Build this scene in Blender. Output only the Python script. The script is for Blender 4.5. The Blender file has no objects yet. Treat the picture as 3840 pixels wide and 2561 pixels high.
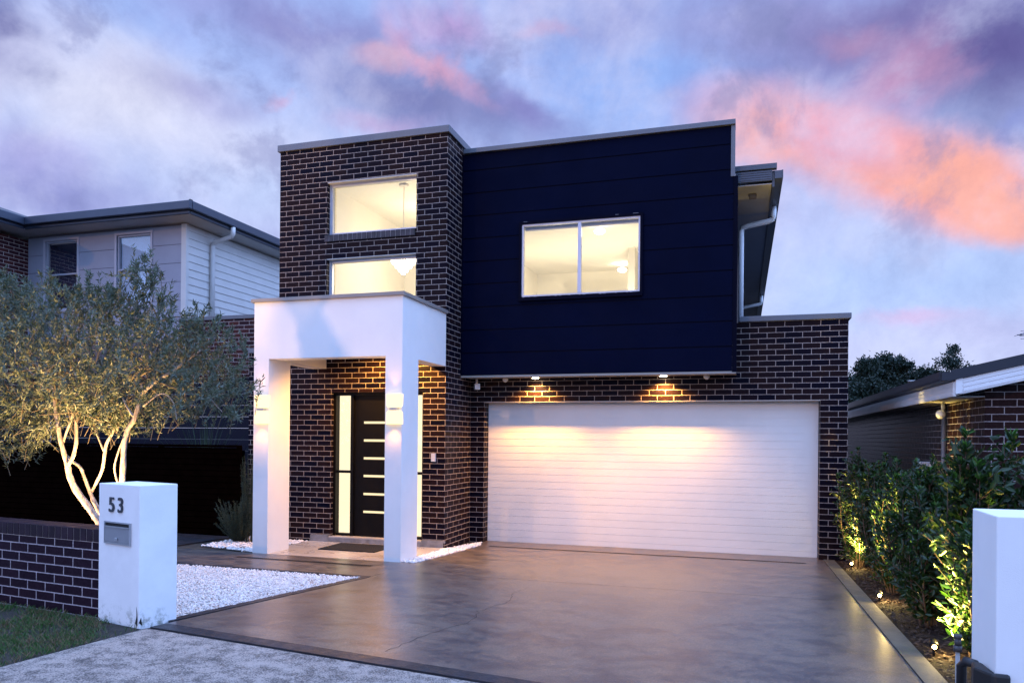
import bpy, math, random
import numpy as np
from mathutils import Vector, Matrix
random.seed(7); rng = np.random.default_rng(7)
D = bpy.data; scn = bpy.context.scene; COL = scn.collection

# ------------------------------------------------------------ camera
cam_d = D.cameras.new('camera'); cam = D.objects.new('camera', cam_d); COL.objects.link(cam); scn.camera = cam
YAW, ROLL = -.2985, .009
Rv = Vector((math.cos(YAW), -math.sin(YAW), 0)); Fv = Vector((math.sin(YAW), math.cos(YAW), 0)); Zv = Vector((0, 0, 1))
Rr = math.cos(ROLL)*Rv + math.sin(ROLL)*Zv; Ur = -math.sin(ROLL)*Rv + math.cos(ROLL)*Zv
M = Matrix.Identity(4)
for i in range(3): M[i][0] = Rr[i]; M[i][1] = Ur[i]; M[i][2] = -Fv[i]
M[0][3], M[1][3], M[2][3] = 4.2161, -11.3972, 1.6842
cam.matrix_world = M
cam_d.sensor_width = 36; cam_d.lens = 2796.93/3840*36; cam_d.shift_y = (1642.94-1280.5)/3840
cam_d.clip_end = 2000; cam_d.clip_start = .05

# ------------------------------------------------------------ render look
scn.view_settings.view_transform = 'Standard'; scn.view_settings.look = 'None'
scn.view_settings.exposure = 0.0; scn.view_settings.gamma = 1
scn.cycles.use_denoising = True; scn.cycles.max_bounces = 7; scn.cycles.diffuse_bounces = 3
scn.cycles.transparent_max_bounces = 12; scn.cycles.sample_clamp_indirect = 4
scn.cycles.caustics_reflective = False; scn.cycles.caustics_refractive = False

def s2l(c):
    return tuple(((v/255)/12.92 if v/255 <= .04045 else ((v/255+.055)/1.055)**2.4) for v in c)

# ------------------------------------------------------------ dusk sky
world = D.worlds.new('World'); scn.world = world; world.use_nodes = True
wt = world.node_tree; wt.nodes.clear()
class NT:
    def __init__(s, t): s.t = t
    def n(s, ty, **kw):
        nd = s.t.nodes.new(ty)
        for k, v in kw.items(): setattr(nd, k, v)
        return nd
    def l(s, a, b): s.t.links.new(a, b)
    def math(s, op, a, b=None, c=None, clamp=False):
        nd = s.n('ShaderNodeMath', operation=op); nd.use_clamp = clamp
        for i, v in enumerate((a, b, c)):
            if v is None: continue
            if isinstance(v, (int, float)): nd.inputs[i].default_value = v
            else: s.l(v, nd.inputs[i])
        return nd.outputs[0]
    def mix(s, f, a, b, mode='MIX'):
        nd = s.n('ShaderNodeMix', data_type='RGBA', blend_type=mode)
        for i, v in ((0, f), (6, a), (7, b)):
            if isinstance(v, (int, float)): nd.inputs[i].default_value = v
            elif isinstance(v, tuple): nd.inputs[i].default_value = (*v[:3], 1)
            else: s.l(v, nd.inputs[i])
        return nd.outputs[2]
    def noise(s, vec, scale, detail=4, rough=.55, dist=0, out=0):
        nd = s.n('ShaderNodeTexNoise'); nd.inputs['Scale'].default_value = scale
        nd.inputs['Detail'].default_value = detail; nd.inputs['Roughness'].default_value = rough
        nd.inputs['Distortion'].default_value = dist
        if vec is not None: s.l(vec, nd.inputs['Vector'])
        return nd.outputs[out]
    def ramp(s, fac, lo, hi, a=0., b=1., smooth=True):
        nd = s.n('ShaderNodeMapRange', interpolation_type='SMOOTHSTEP' if smooth else 'LINEAR')
        s.l(fac, nd.inputs[0])
        for i, v in ((1, lo), (2, hi), (3, a), (4, b)): nd.inputs[i].default_value = v
        return nd.outputs[0]
W = NT(wt)
tc = W.n('ShaderNodeTexCoord'); dirv = tc.outputs['Generated']
sx = W.n('ShaderNodeSeparateXYZ'); W.l(dirv, sx.inputs[0])
az = W.math('MULTIPLY', W.math('ARCTAN2', sx.outputs[0], sx.outputs[1]), 57.2958)
el = W.math('MULTIPLY', W.math('ARCSINE', sx.outputs[2]), 57.2958)
wn = W.noise(dirv, 6.5, 8, .58, .2, out=1); ws = W.n('ShaderNodeSeparateColor'); W.l(wn, ws.inputs[0])
az2 = W.math('ADD', az, W.math('MULTIPLY', W.math('SUBTRACT', ws.outputs[0], .5), 11.))
el2 = W.math('ADD', el, W.math('MULTIPLY', W.math('SUBTRACT', ws.outputs[1], .5), 6.5))
cbs = W.n('ShaderNodeCombineXYZ')
W.l(W.math('ADD', az, W.math('MULTIPLY', W.math('SUBTRACT', ws.outputs[0], .5), 6.)), cbs.inputs[0]); W.l(W.math('ADD', el, W.math('MULTIPLY', W.math('SUBTRACT', ws.outputs[1], .5), 4.)), cbs.inputs[1])
cb = W.n('ShaderNodeCombineXYZ'); W.l(az2, cb.inputs[0]); W.l(el2, cb.inputs[1])
# base: pale periwinkle at the horizon, deeper overhead
cr = W.n('ShaderNodeValToRGB'); cr.color_ramp.interpolation = 'EASE'
els = cr.color_ramp.elements; els[0].position = 0; els[0].color = (*s2l((206, 214, 254)), 1)
els[1].position = 1; els[1].color = (*s2l((150, 172, 250)), 1)
for p, c in ((.16, (196, 208, 254)), (.30, (170, 193, 250)), (.5, (148, 178, 246))):
    e = els.new(p); e.color = (*s2l(c), 1)
W.l(W.math('DIVIDE', el, 90., clamp=True), cr.inputs[0])
col = cr.outputs[0]
fb = W.noise(dirv, 3.2, 7, .6, .6)
col = W.mix(W.ramp(fb, .48, .72, 0, .75), col, s2l((140, 136, 200)))
col = W.mix(W.ramp(W.noise(dirv, 4.1, 7, .62, .4), .5, .75, 0, .6), col, s2l((222, 216, 248)))
BL = [
(-38.8,20.0,12.3,3.8,10,(214,221,253),0.85),
(-45.7,22.2,6.9,3.3,0,(228,230,253),0.92),
(-8.9,24.2,9.8,4.1,0,(150,182,248),0.85),
(11.9,10.8,10.7,3.1,5,(184,208,255),0.90),
(-8.3,28.7,15.0,1.8,5,(166,170,224),0.60),
(-35.2,17.3,7.9,2.0,0,(196,212,253),0.80),
(-12.5,21.5,5.3,1.7,0,(170,192,246),0.60),
(-32.9,28.1,10.3,1.5,5,(150,145,205),0.80),
(-40.3,23.2,4.9,1.4,0,(152,150,206),0.60),
(-51.1,24.4,2.6,2.1,0,(98,98,160),0.90),
(-49.4,15.6,5.4,1.8,10,(142,146,208),0.85),
(-50.3,18.0,2.9,1.5,0,(170,165,225),0.60),
(-25.5,24.6,11.5,2.3,18,(128,132,188),0.95),
(-17.2,23.3,4.3,1.4,20,(135,132,195),0.80),
(-23.7,26.4,4.0,0.9,35,(226,168,196),0.80),
(-27.2,26.7,1.8,0.7,0,(240,178,186),0.60),
(-27.4,22.8,2.9,0.7,0,(205,165,208),0.50),
(-22.2,28.8,5.0,1.4,10,(190,155,210),0.70),
(-13.9,28.8,1.7,0.6,0,(222,172,204),0.50),
(-34.7,23.8,1.2,0.4,0,(215,170,205),0.50),
(7.0,26.4,9.3,2.7,8,(146,142,196),0.90),
(15.3,23.6,5.8,4.7,20,(104,98,158),1.00),
(10.5,26.7,6.4,1.7,0,(128,120,178),0.80),
(1.8,22.3,5.4,1.9,12,(240,188,206),0.80),
(10.0,23.2,3.8,1.9,-35,(222,160,192),0.60),
(7.3,26.1,2.5,0.9,10,(214,164,196),0.40),
(2.8,20.5,3.9,1.5,15,(250,192,196),0.90),
(11.6,17.2,9.3,2.3,22,(252,174,174),1.00),
(12.4,17.3,4.3,1.6,12,(254,184,170),0.80),
(16.1,14.4,4.0,1.5,22,(254,186,176),0.95),
(6.8,20.0,3.7,1.6,25,(240,180,205),0.80),
(16.5,19.0,1.2,1.0,20,(130,140,210),0.50),
(8.0,10.6,8.2,2.3,3,(184,206,255),0.75),
(-32.9,26.4,6.3,1.5,0,(172,184,238),0.50),
(10.9,8.2,3.1,0.6,3,(225,180,222),0.60),
(13.7,7.3,4.9,1.0,3,(190,190,238),0.60),
(8.6,6.4,8.1,1.5,0,(205,212,252),0.60),
]
for (a0, e0, ra, re, rot, c, st) in BL:
    mp = W.n('ShaderNodeMapping', vector_type='TEXTURE')
    mp.inputs['Location'].default_value = (a0, e0, 0); mp.inputs['Rotation'].default_value = (0, 0, -math.radians(rot))
    mp.inputs['Scale'].default_value = (ra*1.35, re*1.4, 1); W.l(cb.outputs[0] if c[0] < 232 else cbs.outputs[0], mp.inputs[0])
    ln = W.n('ShaderNodeVectorMath', operation='LENGTH'); W.l(mp.outputs[0], ln.inputs[0])
    f = W.ramp(ln.outputs['Value'], 1.2, .0 if c[0] < 232 else .35, 0, st)
    col = W.mix(f, col, s2l(c))
fine = W.noise(dirv, 13, 10, .68, .2)
wisp = W.ramp(W.noise(dirv, 6.5, 9, .6, .15), .46, .66, 0, .45)
col = W.mix(W.math('MULTIPLY', wisp, W.ramp(el, 6, 14, .15, 1)), col, s2l((204, 208, 245)))
dk = W.ramp(W.noise(tc.outputs['Generated'], 7.3, 9, .6, .2), .52, .66, 0, .55)
col = W.mix(W.math('MULTIPLY', dk, W.ramp(el, 8, 17, 0, 1)), col, s2l((134, 140, 190)))
sat_ = W.n('ShaderNodeHueSaturation'); sat_.inputs['Saturation'].default_value = 1.04; W.l(col, sat_.inputs['Color']); col = sat_.outputs[0]
col = W.mix(1., col, W.mix(W.ramp(fine, .3, .7, 0, 1, False), (.85, .86, .90), (1.14, 1.13, 1.09)), 'MULTIPLY')
# the rest of the dome: out of view, boosted and bluer overhead and street side to light the house
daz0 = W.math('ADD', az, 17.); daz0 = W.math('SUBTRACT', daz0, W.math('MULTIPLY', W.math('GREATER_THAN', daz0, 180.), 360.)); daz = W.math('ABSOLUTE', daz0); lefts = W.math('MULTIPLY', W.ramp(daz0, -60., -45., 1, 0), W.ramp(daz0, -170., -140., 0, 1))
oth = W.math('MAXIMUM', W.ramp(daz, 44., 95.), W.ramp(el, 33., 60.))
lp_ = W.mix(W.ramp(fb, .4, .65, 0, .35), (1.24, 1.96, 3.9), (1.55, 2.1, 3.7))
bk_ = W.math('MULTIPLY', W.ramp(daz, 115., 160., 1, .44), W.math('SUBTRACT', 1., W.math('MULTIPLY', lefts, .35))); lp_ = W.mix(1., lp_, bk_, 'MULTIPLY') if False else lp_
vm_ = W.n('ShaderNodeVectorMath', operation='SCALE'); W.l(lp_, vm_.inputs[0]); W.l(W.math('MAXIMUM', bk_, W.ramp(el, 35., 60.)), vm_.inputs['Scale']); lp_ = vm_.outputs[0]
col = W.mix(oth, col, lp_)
nish = W.n('ShaderNodeTexSky', sky_type='NISHITA'); nish.sun_disc = False
nish.sun_elevation = math.radians(11.5); nish.sun_rotation = math.radians(200.3)
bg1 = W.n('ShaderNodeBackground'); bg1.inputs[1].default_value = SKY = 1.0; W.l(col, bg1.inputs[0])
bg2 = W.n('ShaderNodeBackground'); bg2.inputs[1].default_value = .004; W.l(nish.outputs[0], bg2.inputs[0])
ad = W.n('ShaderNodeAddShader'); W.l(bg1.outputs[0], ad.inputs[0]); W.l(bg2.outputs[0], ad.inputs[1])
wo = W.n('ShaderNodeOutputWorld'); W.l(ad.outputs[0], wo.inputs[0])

# ------------------------------------------------------------ low warm sun (afterglow from behind the camera)
SUNDIR = Vector((.34, .92, -.20)).normalized()
sd = D.lights.new('sun', 'SUN'); sd.energy = .32; sd.angle = math.radians(.6); sd.color = (1, .50, .20)
so = D.objects.new('sun', sd); COL.objects.link(so); so.rotation_euler = SUNDIR.to_track_quat('-Z', 'Y').to_euler(); so.location = (0, -20, 12)

# ------------------------------------------------------------ object helpers
def tag(o, label=None, cat=None, group=None, kind=None):
    if label: o['label'] = label
    if cat: o['category'] = cat
    if group: o['group'] = group
    if kind: o['kind'] = kind
    return o
def thing(name, loc, label, cat, group=None):
    o = D.objects.new(name, None); COL.objects.link(o); o.location = loc; o.empty_display_size = .2
    return tag(o, label, cat, group)
def link(name, me, mat, parent=None, local=False):
    if mat is not None:
        for m in (mat if isinstance(mat, (list, tuple)) else [mat]): me.materials.append(m)
    o = D.objects.new(name, me); COL.objects.link(o)
    if parent is not None:
        o.parent = parent
        if parent.type == 'EMPTY' and not local: o.location = -Vector(parent.location)
    return o
class MB:
    def __init__(s): s.v = []; s.f = []; s.smooth = []
    def add(s, vs, fs, sm=False):
        b = len(s.v); s.v += [tuple(v) for v in vs]
        for f in fs: s.f.append(tuple(b+i for i in f)); s.smooth.append(sm)
        return s
    def box(s, x0, x1, y0, y1, z0, z1, rz=0, c=None):
        vs = [(x, y, z) for z in (z0, z1) for y in (y0, y1) for x in (x0, x1)]
        if rz:
            cx_, cy_ = c; ca, sa = math.cos(rz), math.sin(rz)
            vs = [(cx_+(x-cx_)*ca-(y-cy_)*sa, cy_+(x-cx_)*sa+(y-cy_)*ca, z) for x, y, z in vs]
        return s.add(vs, [(0, 2, 3, 1), (4, 5, 7, 6), (0, 1, 5, 4), (2, 6, 7, 3), (0, 4, 6, 2), (1, 3, 7, 5)])
    def prism(s, poly, z0, z1):           # z may be numbers or functions of (x, y)
        g = lambda z, p: z(*p) if callable(z) else z
        n = len(poly); vs = [(p[0], p[1], g(z0, p)) for p in poly]+[(p[0], p[1], g(z1, p)) for p in poly]
        return s.add(vs, [tuple(range(n-1, -1, -1)), tuple(range(n, 2*n))]+[(i, (i+1) % n, n+(i+1) % n, n+i) for i in range(n)])
    def tube(s, path, rad, n=8, cap=True):
        P = [Vector(p) for p in path]; rings = []; up = Vector((.13, .31, .94)).normalized()
        for i, p in enumerate(P):
            t = (P[min(i+1, len(P)-1)]-P[max(i-1, 0)]).normalized()
            a = up.cross(t)
            if a.length < .05: a = Vector((1, 0, 0)).cross(t)
            a.normalize(); b = t.cross(a); r = rad[i] if hasattr(rad, '__len__') else rad
            rings.append([p+a*math.cos(2*math.pi*k/n)*r+b*math.sin(2*math.pi*k/n)*r for k in range(n)])
        vs = [v for r in rings for v in r]; fs = []
        for i in range(len(P)-1):
            for k in range(n): fs.append((i*n+k, i*n+(k+1) % n, (i+1)*n+(k+1) % n, (i+1)*n+k))
        s.add(vs, fs, True)
        if cap:
            b = len(s.v)-len(vs); s.f.append(tuple(b+k for k in range(n-1, -1, -1))); s.smooth.append(False)
            s.f.append(tuple(b+(len(P)-1)*n+k for k in range(n))); s.smooth.append(False)
        return s
    def cyl(s, c, r, h, n=20, axis='z', r2=None):
        e = {'z': (0, 0, h), 'x': (h, 0, 0), 'y': (0, h, 0)}[axis]
        return s.tube([c, (c[0]+e[0], c[1]+e[1], c[2]+e[2])], [r, r if r2 is None else r2], n)
    def ball(s, c, r, nu=12, nv=8, sc=(1, 1, 1)):
        vs = [(c[0]+r*sc[0]*math.sin(math.pi*j/nv)*math.cos(2*math.pi*i/nu), c[1]+r*sc[1]*math.sin(math.pi*j/nv)*math.sin(2*math.pi*i/nu), c[2]+r*sc[2]*math.cos(math.pi*j/nv)) for j in range(nv+1) for i in range(nu)]
        return s.add(vs, [(j*nu+i, (j+1)*nu+i, (j+1)*nu+(i+1) % nu, j*nu+(i+1) % nu) for j in range(nv) for i in range(nu)], True)
    def wall(s, x0, x1, z0, z1, y0, y1, holes=()):      # wall in the xz plane, y0..y1 thick, with rectangular openings
        xs = sorted({x0, x1, *[h[0] for h in holes], *[h[1] for h in holes]}); zs = sorted({z0, z1, *[h[2] for h in holes], *[h[3] for h in holes]})
        xs = [x for x in xs if x0 <= x <= x1]; zs = [z for z in zs if z0 <= z <= z1]
        sol = lambda i, j: 0 <= i < len(xs)-1 and 0 <= j < len(zs)-1 and not any(h[0] <= (xs[i]+xs[i+1])/2 <= h[1] and h[2] <= (zs[j]+zs[j+1])/2 <= h[3] for h in holes)
        for i in range(len(xs)-1):
            for j in range(len(zs)-1):
                if not sol(i, j): continue
                a, b, c, d = xs[i], xs[i+1], zs[j], zs[j+1]
                s.add([(a, y0, c), (b, y0, c), (b, y0, d), (a, y0, d)], [(0, 1, 2, 3)])
                s.add([(a, y1, c), (b, y1, c), (b, y1, d), (a, y1, d)], [(3, 2, 1, 0)])
                if not sol(i-1, j): s.add([(a, y0, c), (a, y1, c), (a, y1, d), (a, y0, d)], [(3, 2, 1, 0)])
                if not sol(i+1, j): s.add([(b, y0, c), (b, y1, c), (b, y1, d), (b, y0, d)], [(0, 1, 2, 3)])
                if not sol(i, j-1): s.add([(a, y0, c), (b, y0, c), (b, y1, c), (a, y1, c)], [(3, 2, 1, 0)])
                if not sol(i, j+1): s.add([(a, y0, d), (b, y0, d), (b, y1, d), (a, y1, d)], [(0, 1, 2, 3)])
        return s
    def build(s, name, mat, parent=None, bevel=0, local=False, seg=2):
        me = D.meshes.new(name); me.from_pydata(s.v, [], s.f); me.polygons.foreach_set('use_smooth', s.smooth); me.update()
        o = link(name, me, mat, parent, local)
        if bevel:
            m = o.modifiers.new('bevel', 'BEVEL'); m.width = bevel; m.segments = seg; m.limit_method = 'ANGLE'; m.angle_limit = .9
        return o
def B(*a, **k): return MB().box(*a, **k)

# ------------------------------------------------------------ materials
def mat(name, base=(.5, .5, .5), rough=.6, metal=0, var=0, vscale=3, bump=0, bscale=60, spec=.5, emit=None, estr=0, coat=0, detail=5, rvar=0):
    m = D.materials.new(name); m.use_nodes = True; t = m.node_tree; N = NT(t); p = t.nodes['Principled BSDF']
    p.inputs['Base Color'].default_value = (*base, 1); p.inputs['Roughness'].default_value = rough; p.inputs['Metallic'].default_value = metal
    p.inputs['Specular IOR Level'].default_value = spec; p.inputs['Coat Weight'].default_value = coat
    geo = N.n('ShaderNodeNewGeometry'); pos = geo.outputs['Position']
    if var:
        n1 = N.noise(pos, vscale, detail, .6)
        c = N.mix(N.ramp(n1, .3, .7), tuple(x*(1-var) for x in base), tuple(min(1, x*(1+var)) for x in base)); N.l(c, p.inputs['Base Color'])
    if rvar:
        N.l(N.ramp(N.noise(pos, vscale*1.7, 5, .6), .3, .7, max(.05, rough-rvar), min(1, rough+rvar)), p.inputs['Roughness'])
    if bump:
        b = N.n('ShaderNodeBump'); b.inputs['Strength'].default_value = 1; b.inputs['Distance'].default_value = bump
        N.l(N.noise(pos, bscale, 4, .6), b.inputs['Height']); N.l(b.outputs[0], p.inputs['Normal'])
    if emit:
        p.inputs['Emission Color'].default_value = (*emit, 1); p.inputs['Emission Strength'].default_value = estr
    m['N'] = 0
    return m
def brick_mat(name, c1, c2, mortar, rot=0, zoff=0, bw=.24, rh=.0811, off=.5, xoff=0, ms=.0046, rough=.55, c3=None):
    m = D.materials.new(name); m.use_nodes = True; t = m.node_tree; N = NT(t); p = t.nodes['Principled BSDF']
    geo = N.n('ShaderNodeNewGeometry')
    def rotv(v):
        r = N.n('ShaderNodeVectorRotate', rotation_type='Z_AXIS'); r.inputs['Angle'].default_value = -rot; N.l(v, r.inputs[0]); return r.outputs[0]
    ps = N.n('ShaderNodeSeparateXYZ'); N.l(rotv(geo.outputs['Position']), ps.inputs[0])
    ns = N.n('ShaderNodeSeparateXYZ'); N.l(rotv(geo.outputs['True Normal']), ns.inputs[0])
    isx = N.math('GREATER_THAN', N.math('ABSOLUTE', ns.outputs[0]), .7)
    isz = N.math('GREATER_THAN', N.math('ABSOLUTE', ns.outputs[2]), .7)
    # x faces run along y; their joints line up with a stretcher bond
    hx = N.math('ADD', N.math('MULTIPLY', ps.outputs[0], N.math('SUBTRACT', 1, isx)), N.math('MULTIPLY', N.math('ADD', ps.outputs[1], .12), isx))
    vz = N.math('ADD', N.math('MULTIPLY', ps.outputs[2], N.math('SUBTRACT', 1, isz)), N.math('MULTIPLY', ps.outputs[1], isz))
    cbn = N.n('ShaderNodeCombineXYZ'); N.l(N.math('ADD', hx, 48+xoff), cbn.inputs[0]); N.l(N.math('ADD', vz, zoff+rh*400), cbn.inputs[1])
    wob = N.n('ShaderNodeVectorMath', operation='MULTIPLY_ADD'); wob.inputs[1].default_value = (.0045, .0045, 0)
    N.l(N.noise(geo.outputs['Position'], 22, 2, .5, out=1), wob.inputs[0]); N.l(cbn.outputs[0], wob.inputs[2])
    bt = N.n('ShaderNodeTexBrick'); N.l(wob.outputs[0], bt.inputs['Vector'])
    bt.offset = off; bt.inputs['Scale'].default_value = 1; bt.inputs['Brick Width'].default_value = bw; bt.inputs['Row Height'].default_value = rh
    bt.inputs['Mortar Size'].default_value = ms; bt.inputs['Mortar Smooth'].default_value = .15
    bt.inputs['Color1'].default_value = (*c1, 1); bt.inputs['Color2'].default_value = (*c2, 1); bt.inputs['Mortar'].default_value = (*mortar, 1)
    nz = N.noise(geo.outputs['Position'], 45, 5, .65)
    col = N.mix(1., bt.outputs[0], N.mix(N.ramp(nz, .3, .7), (.72, .72, .74), (1.25, 1.22, 1.2)), 'MULTIPLY')
    big = N.noise(geo.outputs['Position'], .9, 4, .6)
    col = N.mix(1., col, N.mix(N.ramp(big, .3, .7), (.82, .82, .84), (1.12, 1.12, 1.1)), 'MULTIPLY')
    N.l(col, p.inputs['Base Color']); p.inputs['Roughness'].default_value = rough; p.inputs['Specular IOR Level'].default_value = .05
    N.l(N.ramp(bt.outputs[1], 0, 1, rough-.12, .95), p.inputs['Roughness'])
    h = N.math('ADD', N.math('MULTIPLY', bt.outputs[1], -1.), N.math('MULTIPLY', nz, .25))
    b = N.n('ShaderNodeBump'); b.inputs['Strength'].default_value = .9; b.inputs['Distance'].default_value = .005
    N.l(h, b.inputs['Height']); N.l(b.outputs[0], p.inputs['Normal'])
    return m
def glass_mat(name, refl=.09, tint=(1, 1, 1)):
    m = D.materials.new(name); m.use_nodes = True; t = m.node_tree; t.nodes.clear(); N = NT(t)
    tr = N.n('ShaderNodeBsdfTransparent'); tr.inputs[0].default_value = (*tint, 1); gl = N.n('ShaderNodeBsdfGlossy'); gl.inputs['Roughness'].default_value = .02
    lw = N.n('ShaderNodeLayerWeight'); lw.inputs[0].default_value = .25
    mx = N.n('ShaderNodeMixShader'); N.l(N.ramp(lw.outputs[0], 0, 1, refl, .45, False), mx.inputs[0]); N.l(tr.outputs[0], mx.inputs[1]); N.l(gl.outputs[0], mx.inputs[2])
    o = N.n('ShaderNodeOutputMaterial'); N.l(mx.outputs[0], o.inputs[0]); return m
def emit_mat(name, c, s):
    m = D.materials.new(name); m.use_nodes = True; t = m.node_tree; t.nodes.clear(); N = NT(t)
    e = N.n('ShaderNodeEmission'); e.inputs[0].default_value = (*c, 1); e.inputs[1].default_value = s
    o = N.n('ShaderNodeOutputMaterial'); N.l(e.outputs[0], o.inputs[0]); return m
def light(name, kind, loc, power, colr, parent=None, size=.05, direction=None, spot=90, blend=.6, sx_=None, sy_=None):
    l = D.lights.new(name, kind); l.energy = power; l.color = colr
    if kind == 'AREA': l.shape = 'RECTANGLE'; l.size = sx_ or size; l.size_y = sy_ or size
    else: l.shadow_soft_size = size
    if kind == 'SPOT': l.spot_size = math.radians(spot); l.spot_blend = blend
    o = D.objects.new(name, l); COL.objects.link(o); o.location = loc
    if direction: o.rotation_euler = Vector(direction).to_track_quat('-Z', 'Y').to_euler()
    if parent is not None:
        o.parent = parent
        if parent.type == 'EMPTY': o.location = Vector(loc)-Vector(parent.location)
    return o
WARM = (1, .47, .09); WARMW = (1, .85, .61)

M_brick = brick_mat('dark_brick', (.0020, .0022, .0095), (.016, .0075, .0085), (.40, .33, .295))
M_sill = brick_mat('sill_brick', (.030, .024, .030), (.07, .035, .035), (.6, .55, .5), bw=.0811, rh=.24, off=0, zoff=.09)
M_nbrick = brick_mat('left_house_brick', (.085, .026, .022), (.035, .016, .022), (.55, .48, .46))
M_rbrick = brick_mat('right_house_brick', (.032, .014, .012), (.022, .011, .012), (.40, .36, .36), zoff=.03)
M_coping = mat('coping_metal', (.13, .14, .165), .45, .2, var=.06)
M_navy = mat('navy_cladding', (.0019, .0034, .0165), .6, spec=.03, var=.10, vscale=1.2, bump=.0012, bscale=220, rvar=.08)
M_navytrim = mat('navy_trim', (.0015, .002, .010), .5, spec=.04, var=.1)
M_render = mat('white_render', (.80, .79, .78), .8, var=.025, vscale=2, bump=.0015, bscale=260)
M_white = mat('white_paint', (.80, .80, .80), .5, var=.03)
M_soffit = mat('soffit_paint', (.50, .49, .48), .7, var=.03)
M_frame = mat('aluminium_frame', (.50, .52, .60), .4, .3)
M_black = mat('black_frame', (.004, .0035, .004), .45, spec=.15, var=.1)
M_door = mat('black_door', (.0035, .003, .0035), .5, spec=.12, var=.15, vscale=8)
M_fascia = mat('grey_fascia', (.07, .085, .12), .45, .1, var=.05)
M_glass = glass_mat('window_glass', .035)
M_inner = mat('cream_interior', (.84, .80, .68), .85, var=.02)
gz = lambda x, y: -.025*y if y < 0 else 0.
C_ = .0811
# ------------------------------------------------------------ ground
def strip_ground(name, xs, ys, dz, m, kind='structure'):
    mb = MB(); vs = []; 
    for y in ys:
        for x in xs: vs.append((x, y, (gz(x, y) if y > -9 else .225+.0*(y+9))+dz))
    nx = len(xs); mb.add(vs, [(j*nx+i, j*nx+i+1, (j+1)*nx+i+1, (j+1)*nx+i) for j in range(len(ys)-1) for i in range(nx-1)])
    return tag(mb.build(name, m), kind=kind)
M_ground = mat('soil', (.035, .030, .022), .95, var=.4, vscale=4, bump=.01, bscale=30)
M_mulch = mat('bark_mulch', (.018, .010, .007), .9, spec=.2, var=.6, vscale=30, bump=.02, bscale=45)
strip_ground('ground', [-300, -40, -12, -6, 0, 6, 12, 40, 300], [-120, -30, -12, -9, -4, 0, 6, 30, 90, 400], -.02, M_ground)
def sheet(name, poly, dz, m, kind='structure', thick=.03):
    mb = MB(); mb.prism(poly, lambda x, y: gz(x, y)+dz-thick, lambda x, y: gz(x, y)+dz); o = mb.build(name, m); return tag(o, kind=kind)
# driveway: dark sealed concrete, damp sheen
def drive_mat():
    m = D.materials.new('sealed_concrete'); m.use_nodes = True; N = NT(m.node_tree); p = m.node_tree.nodes['Principled BSDF']
    pos = N.n('ShaderNodeNewGeometry').outputs['Position']
    mp = N.n('ShaderNodeMapping'); mp.inputs['Scale'].default_value = (1., 1.5, 1); N.l(pos, mp.inputs[0])
    a = N.noise(mp.outputs[0], 3.4, 10, .72, .35); b = N.noise(pos, 90, 3, .6)
    c = N.mix(N.ramp(a, .38, .60), (.014, .012, .021), (.118, .080, .058))
    sp = N.noise(pos, 160, 2, .5)
    c = N.mix(N.ramp(sp, .62, .72), c, (.24, .22, .20))
    c = N.mix(N.math('MULTIPLY', N.ramp(N.noise(pos, 5, 5, .7), .60, .75), .35), c, (.03, .03, .035))
    c = N.mix(1., c, N.mix(N.ramp(N.noise(pos, 75, 3, .7), .35, .65), (.55, .55, .58), (1.5, 1.45, 1.4)), 'MULTIPLY')
    N.l(c, p.inputs['Base Color'])
    N.l(N.ramp(a, .3, .7, .42, .68), p.inputs['Roughness']); p.inputs['Specular IOR Level'].default_value = .6
    p.inputs['Coat Weight'].default_value = .75; p.inputs['Coat Roughness'].default_value = .31
    h = N.math('ADD', N.math('MULTIPLY', b, .5), N.math('MULTIPLY', N.noise(pos, 14, 5, .6), .8))
    bp = N.n('ShaderNodeBump'); bp.inputs['Distance'].default_value = .014; N.l(h, bp.inputs['Height']); N.l(bp.outputs[0], p.inputs['Normal'])
    return m
M_drive = drive_mat()
M_band = mat('dark_band_concrete', (.022, .022, .028), .45, spec=.3, var=.3, vscale=5, bump=.004, bscale=70, rvar=.1)
def frontline(x): return -6.603-.146*(x+.235)
drive = [(.24, .18), (.35, -.42), (.31, -1.5), (.25, -2.55), (.34, -3.0), (.205, -3.865), (-.05, -5.3), (-.20, -6.45), (5.33, frontline(5.33)+.16), (5.33, .18)]
def lerp(a, b, t): return tuple(a[i]+(b[i]-a[i])*t for i in range(len(a)))
# the driveway, fine enough to follow the slope
mb = MB(); L_ = [(.24, .18), (.24, -.02), (.35, -.42), (.31, -1.5), (.22, -2.6), (.23, -3.0), (.205, -3.865), (-.03, -5.3), (-.213, -6.45)]
Rr_ = [(5.33, .18), (5.33, -.02), (5.33, -.42), (5.33, -1.5), (5.33, -2.6), (5.33, -3.0), (5.33, -3.865), (5.33, -5.3), (5.33, frontline(5.33)+.15)]
vs = []; 
for a, b in zip(L_, Rr_): vs += [(*a, gz(*a)+.004), (*b, gz(*b)+.004)]
mb.add(vs, [(2*i+1, 2*i, 2*i+2, 2*i+3) for i in range(len(L_)-1)])
tag(mb.build('driveway', M_drive), kind='structure')
# front border band and right border kerb
sheet('driveway_border', [(-.235, -6.603), (5.48, frontline(5.48)), (5.48, frontline(5.48)+.143), (-.213, frontline(-.213)+.147)], .006, M_band)
M_kerb = mat('kerb_concrete', (.075, .068, .055), .68, var=.25, vscale=6, bump=.003, bscale=90)
sheet('driveway_kerb', [(5.336, -.02), (5.336, frontline(5.33)+.15), (5.48, frontline(5.48)+.147), (5.48, -.02)], .012, M_kerb, thick=.12)
sheet('driveway_edge_band', [(.205, -3.865), (-.235, -6.4), (-.31, -6.33), (.10, -3.80)], .008, M_band)
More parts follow.
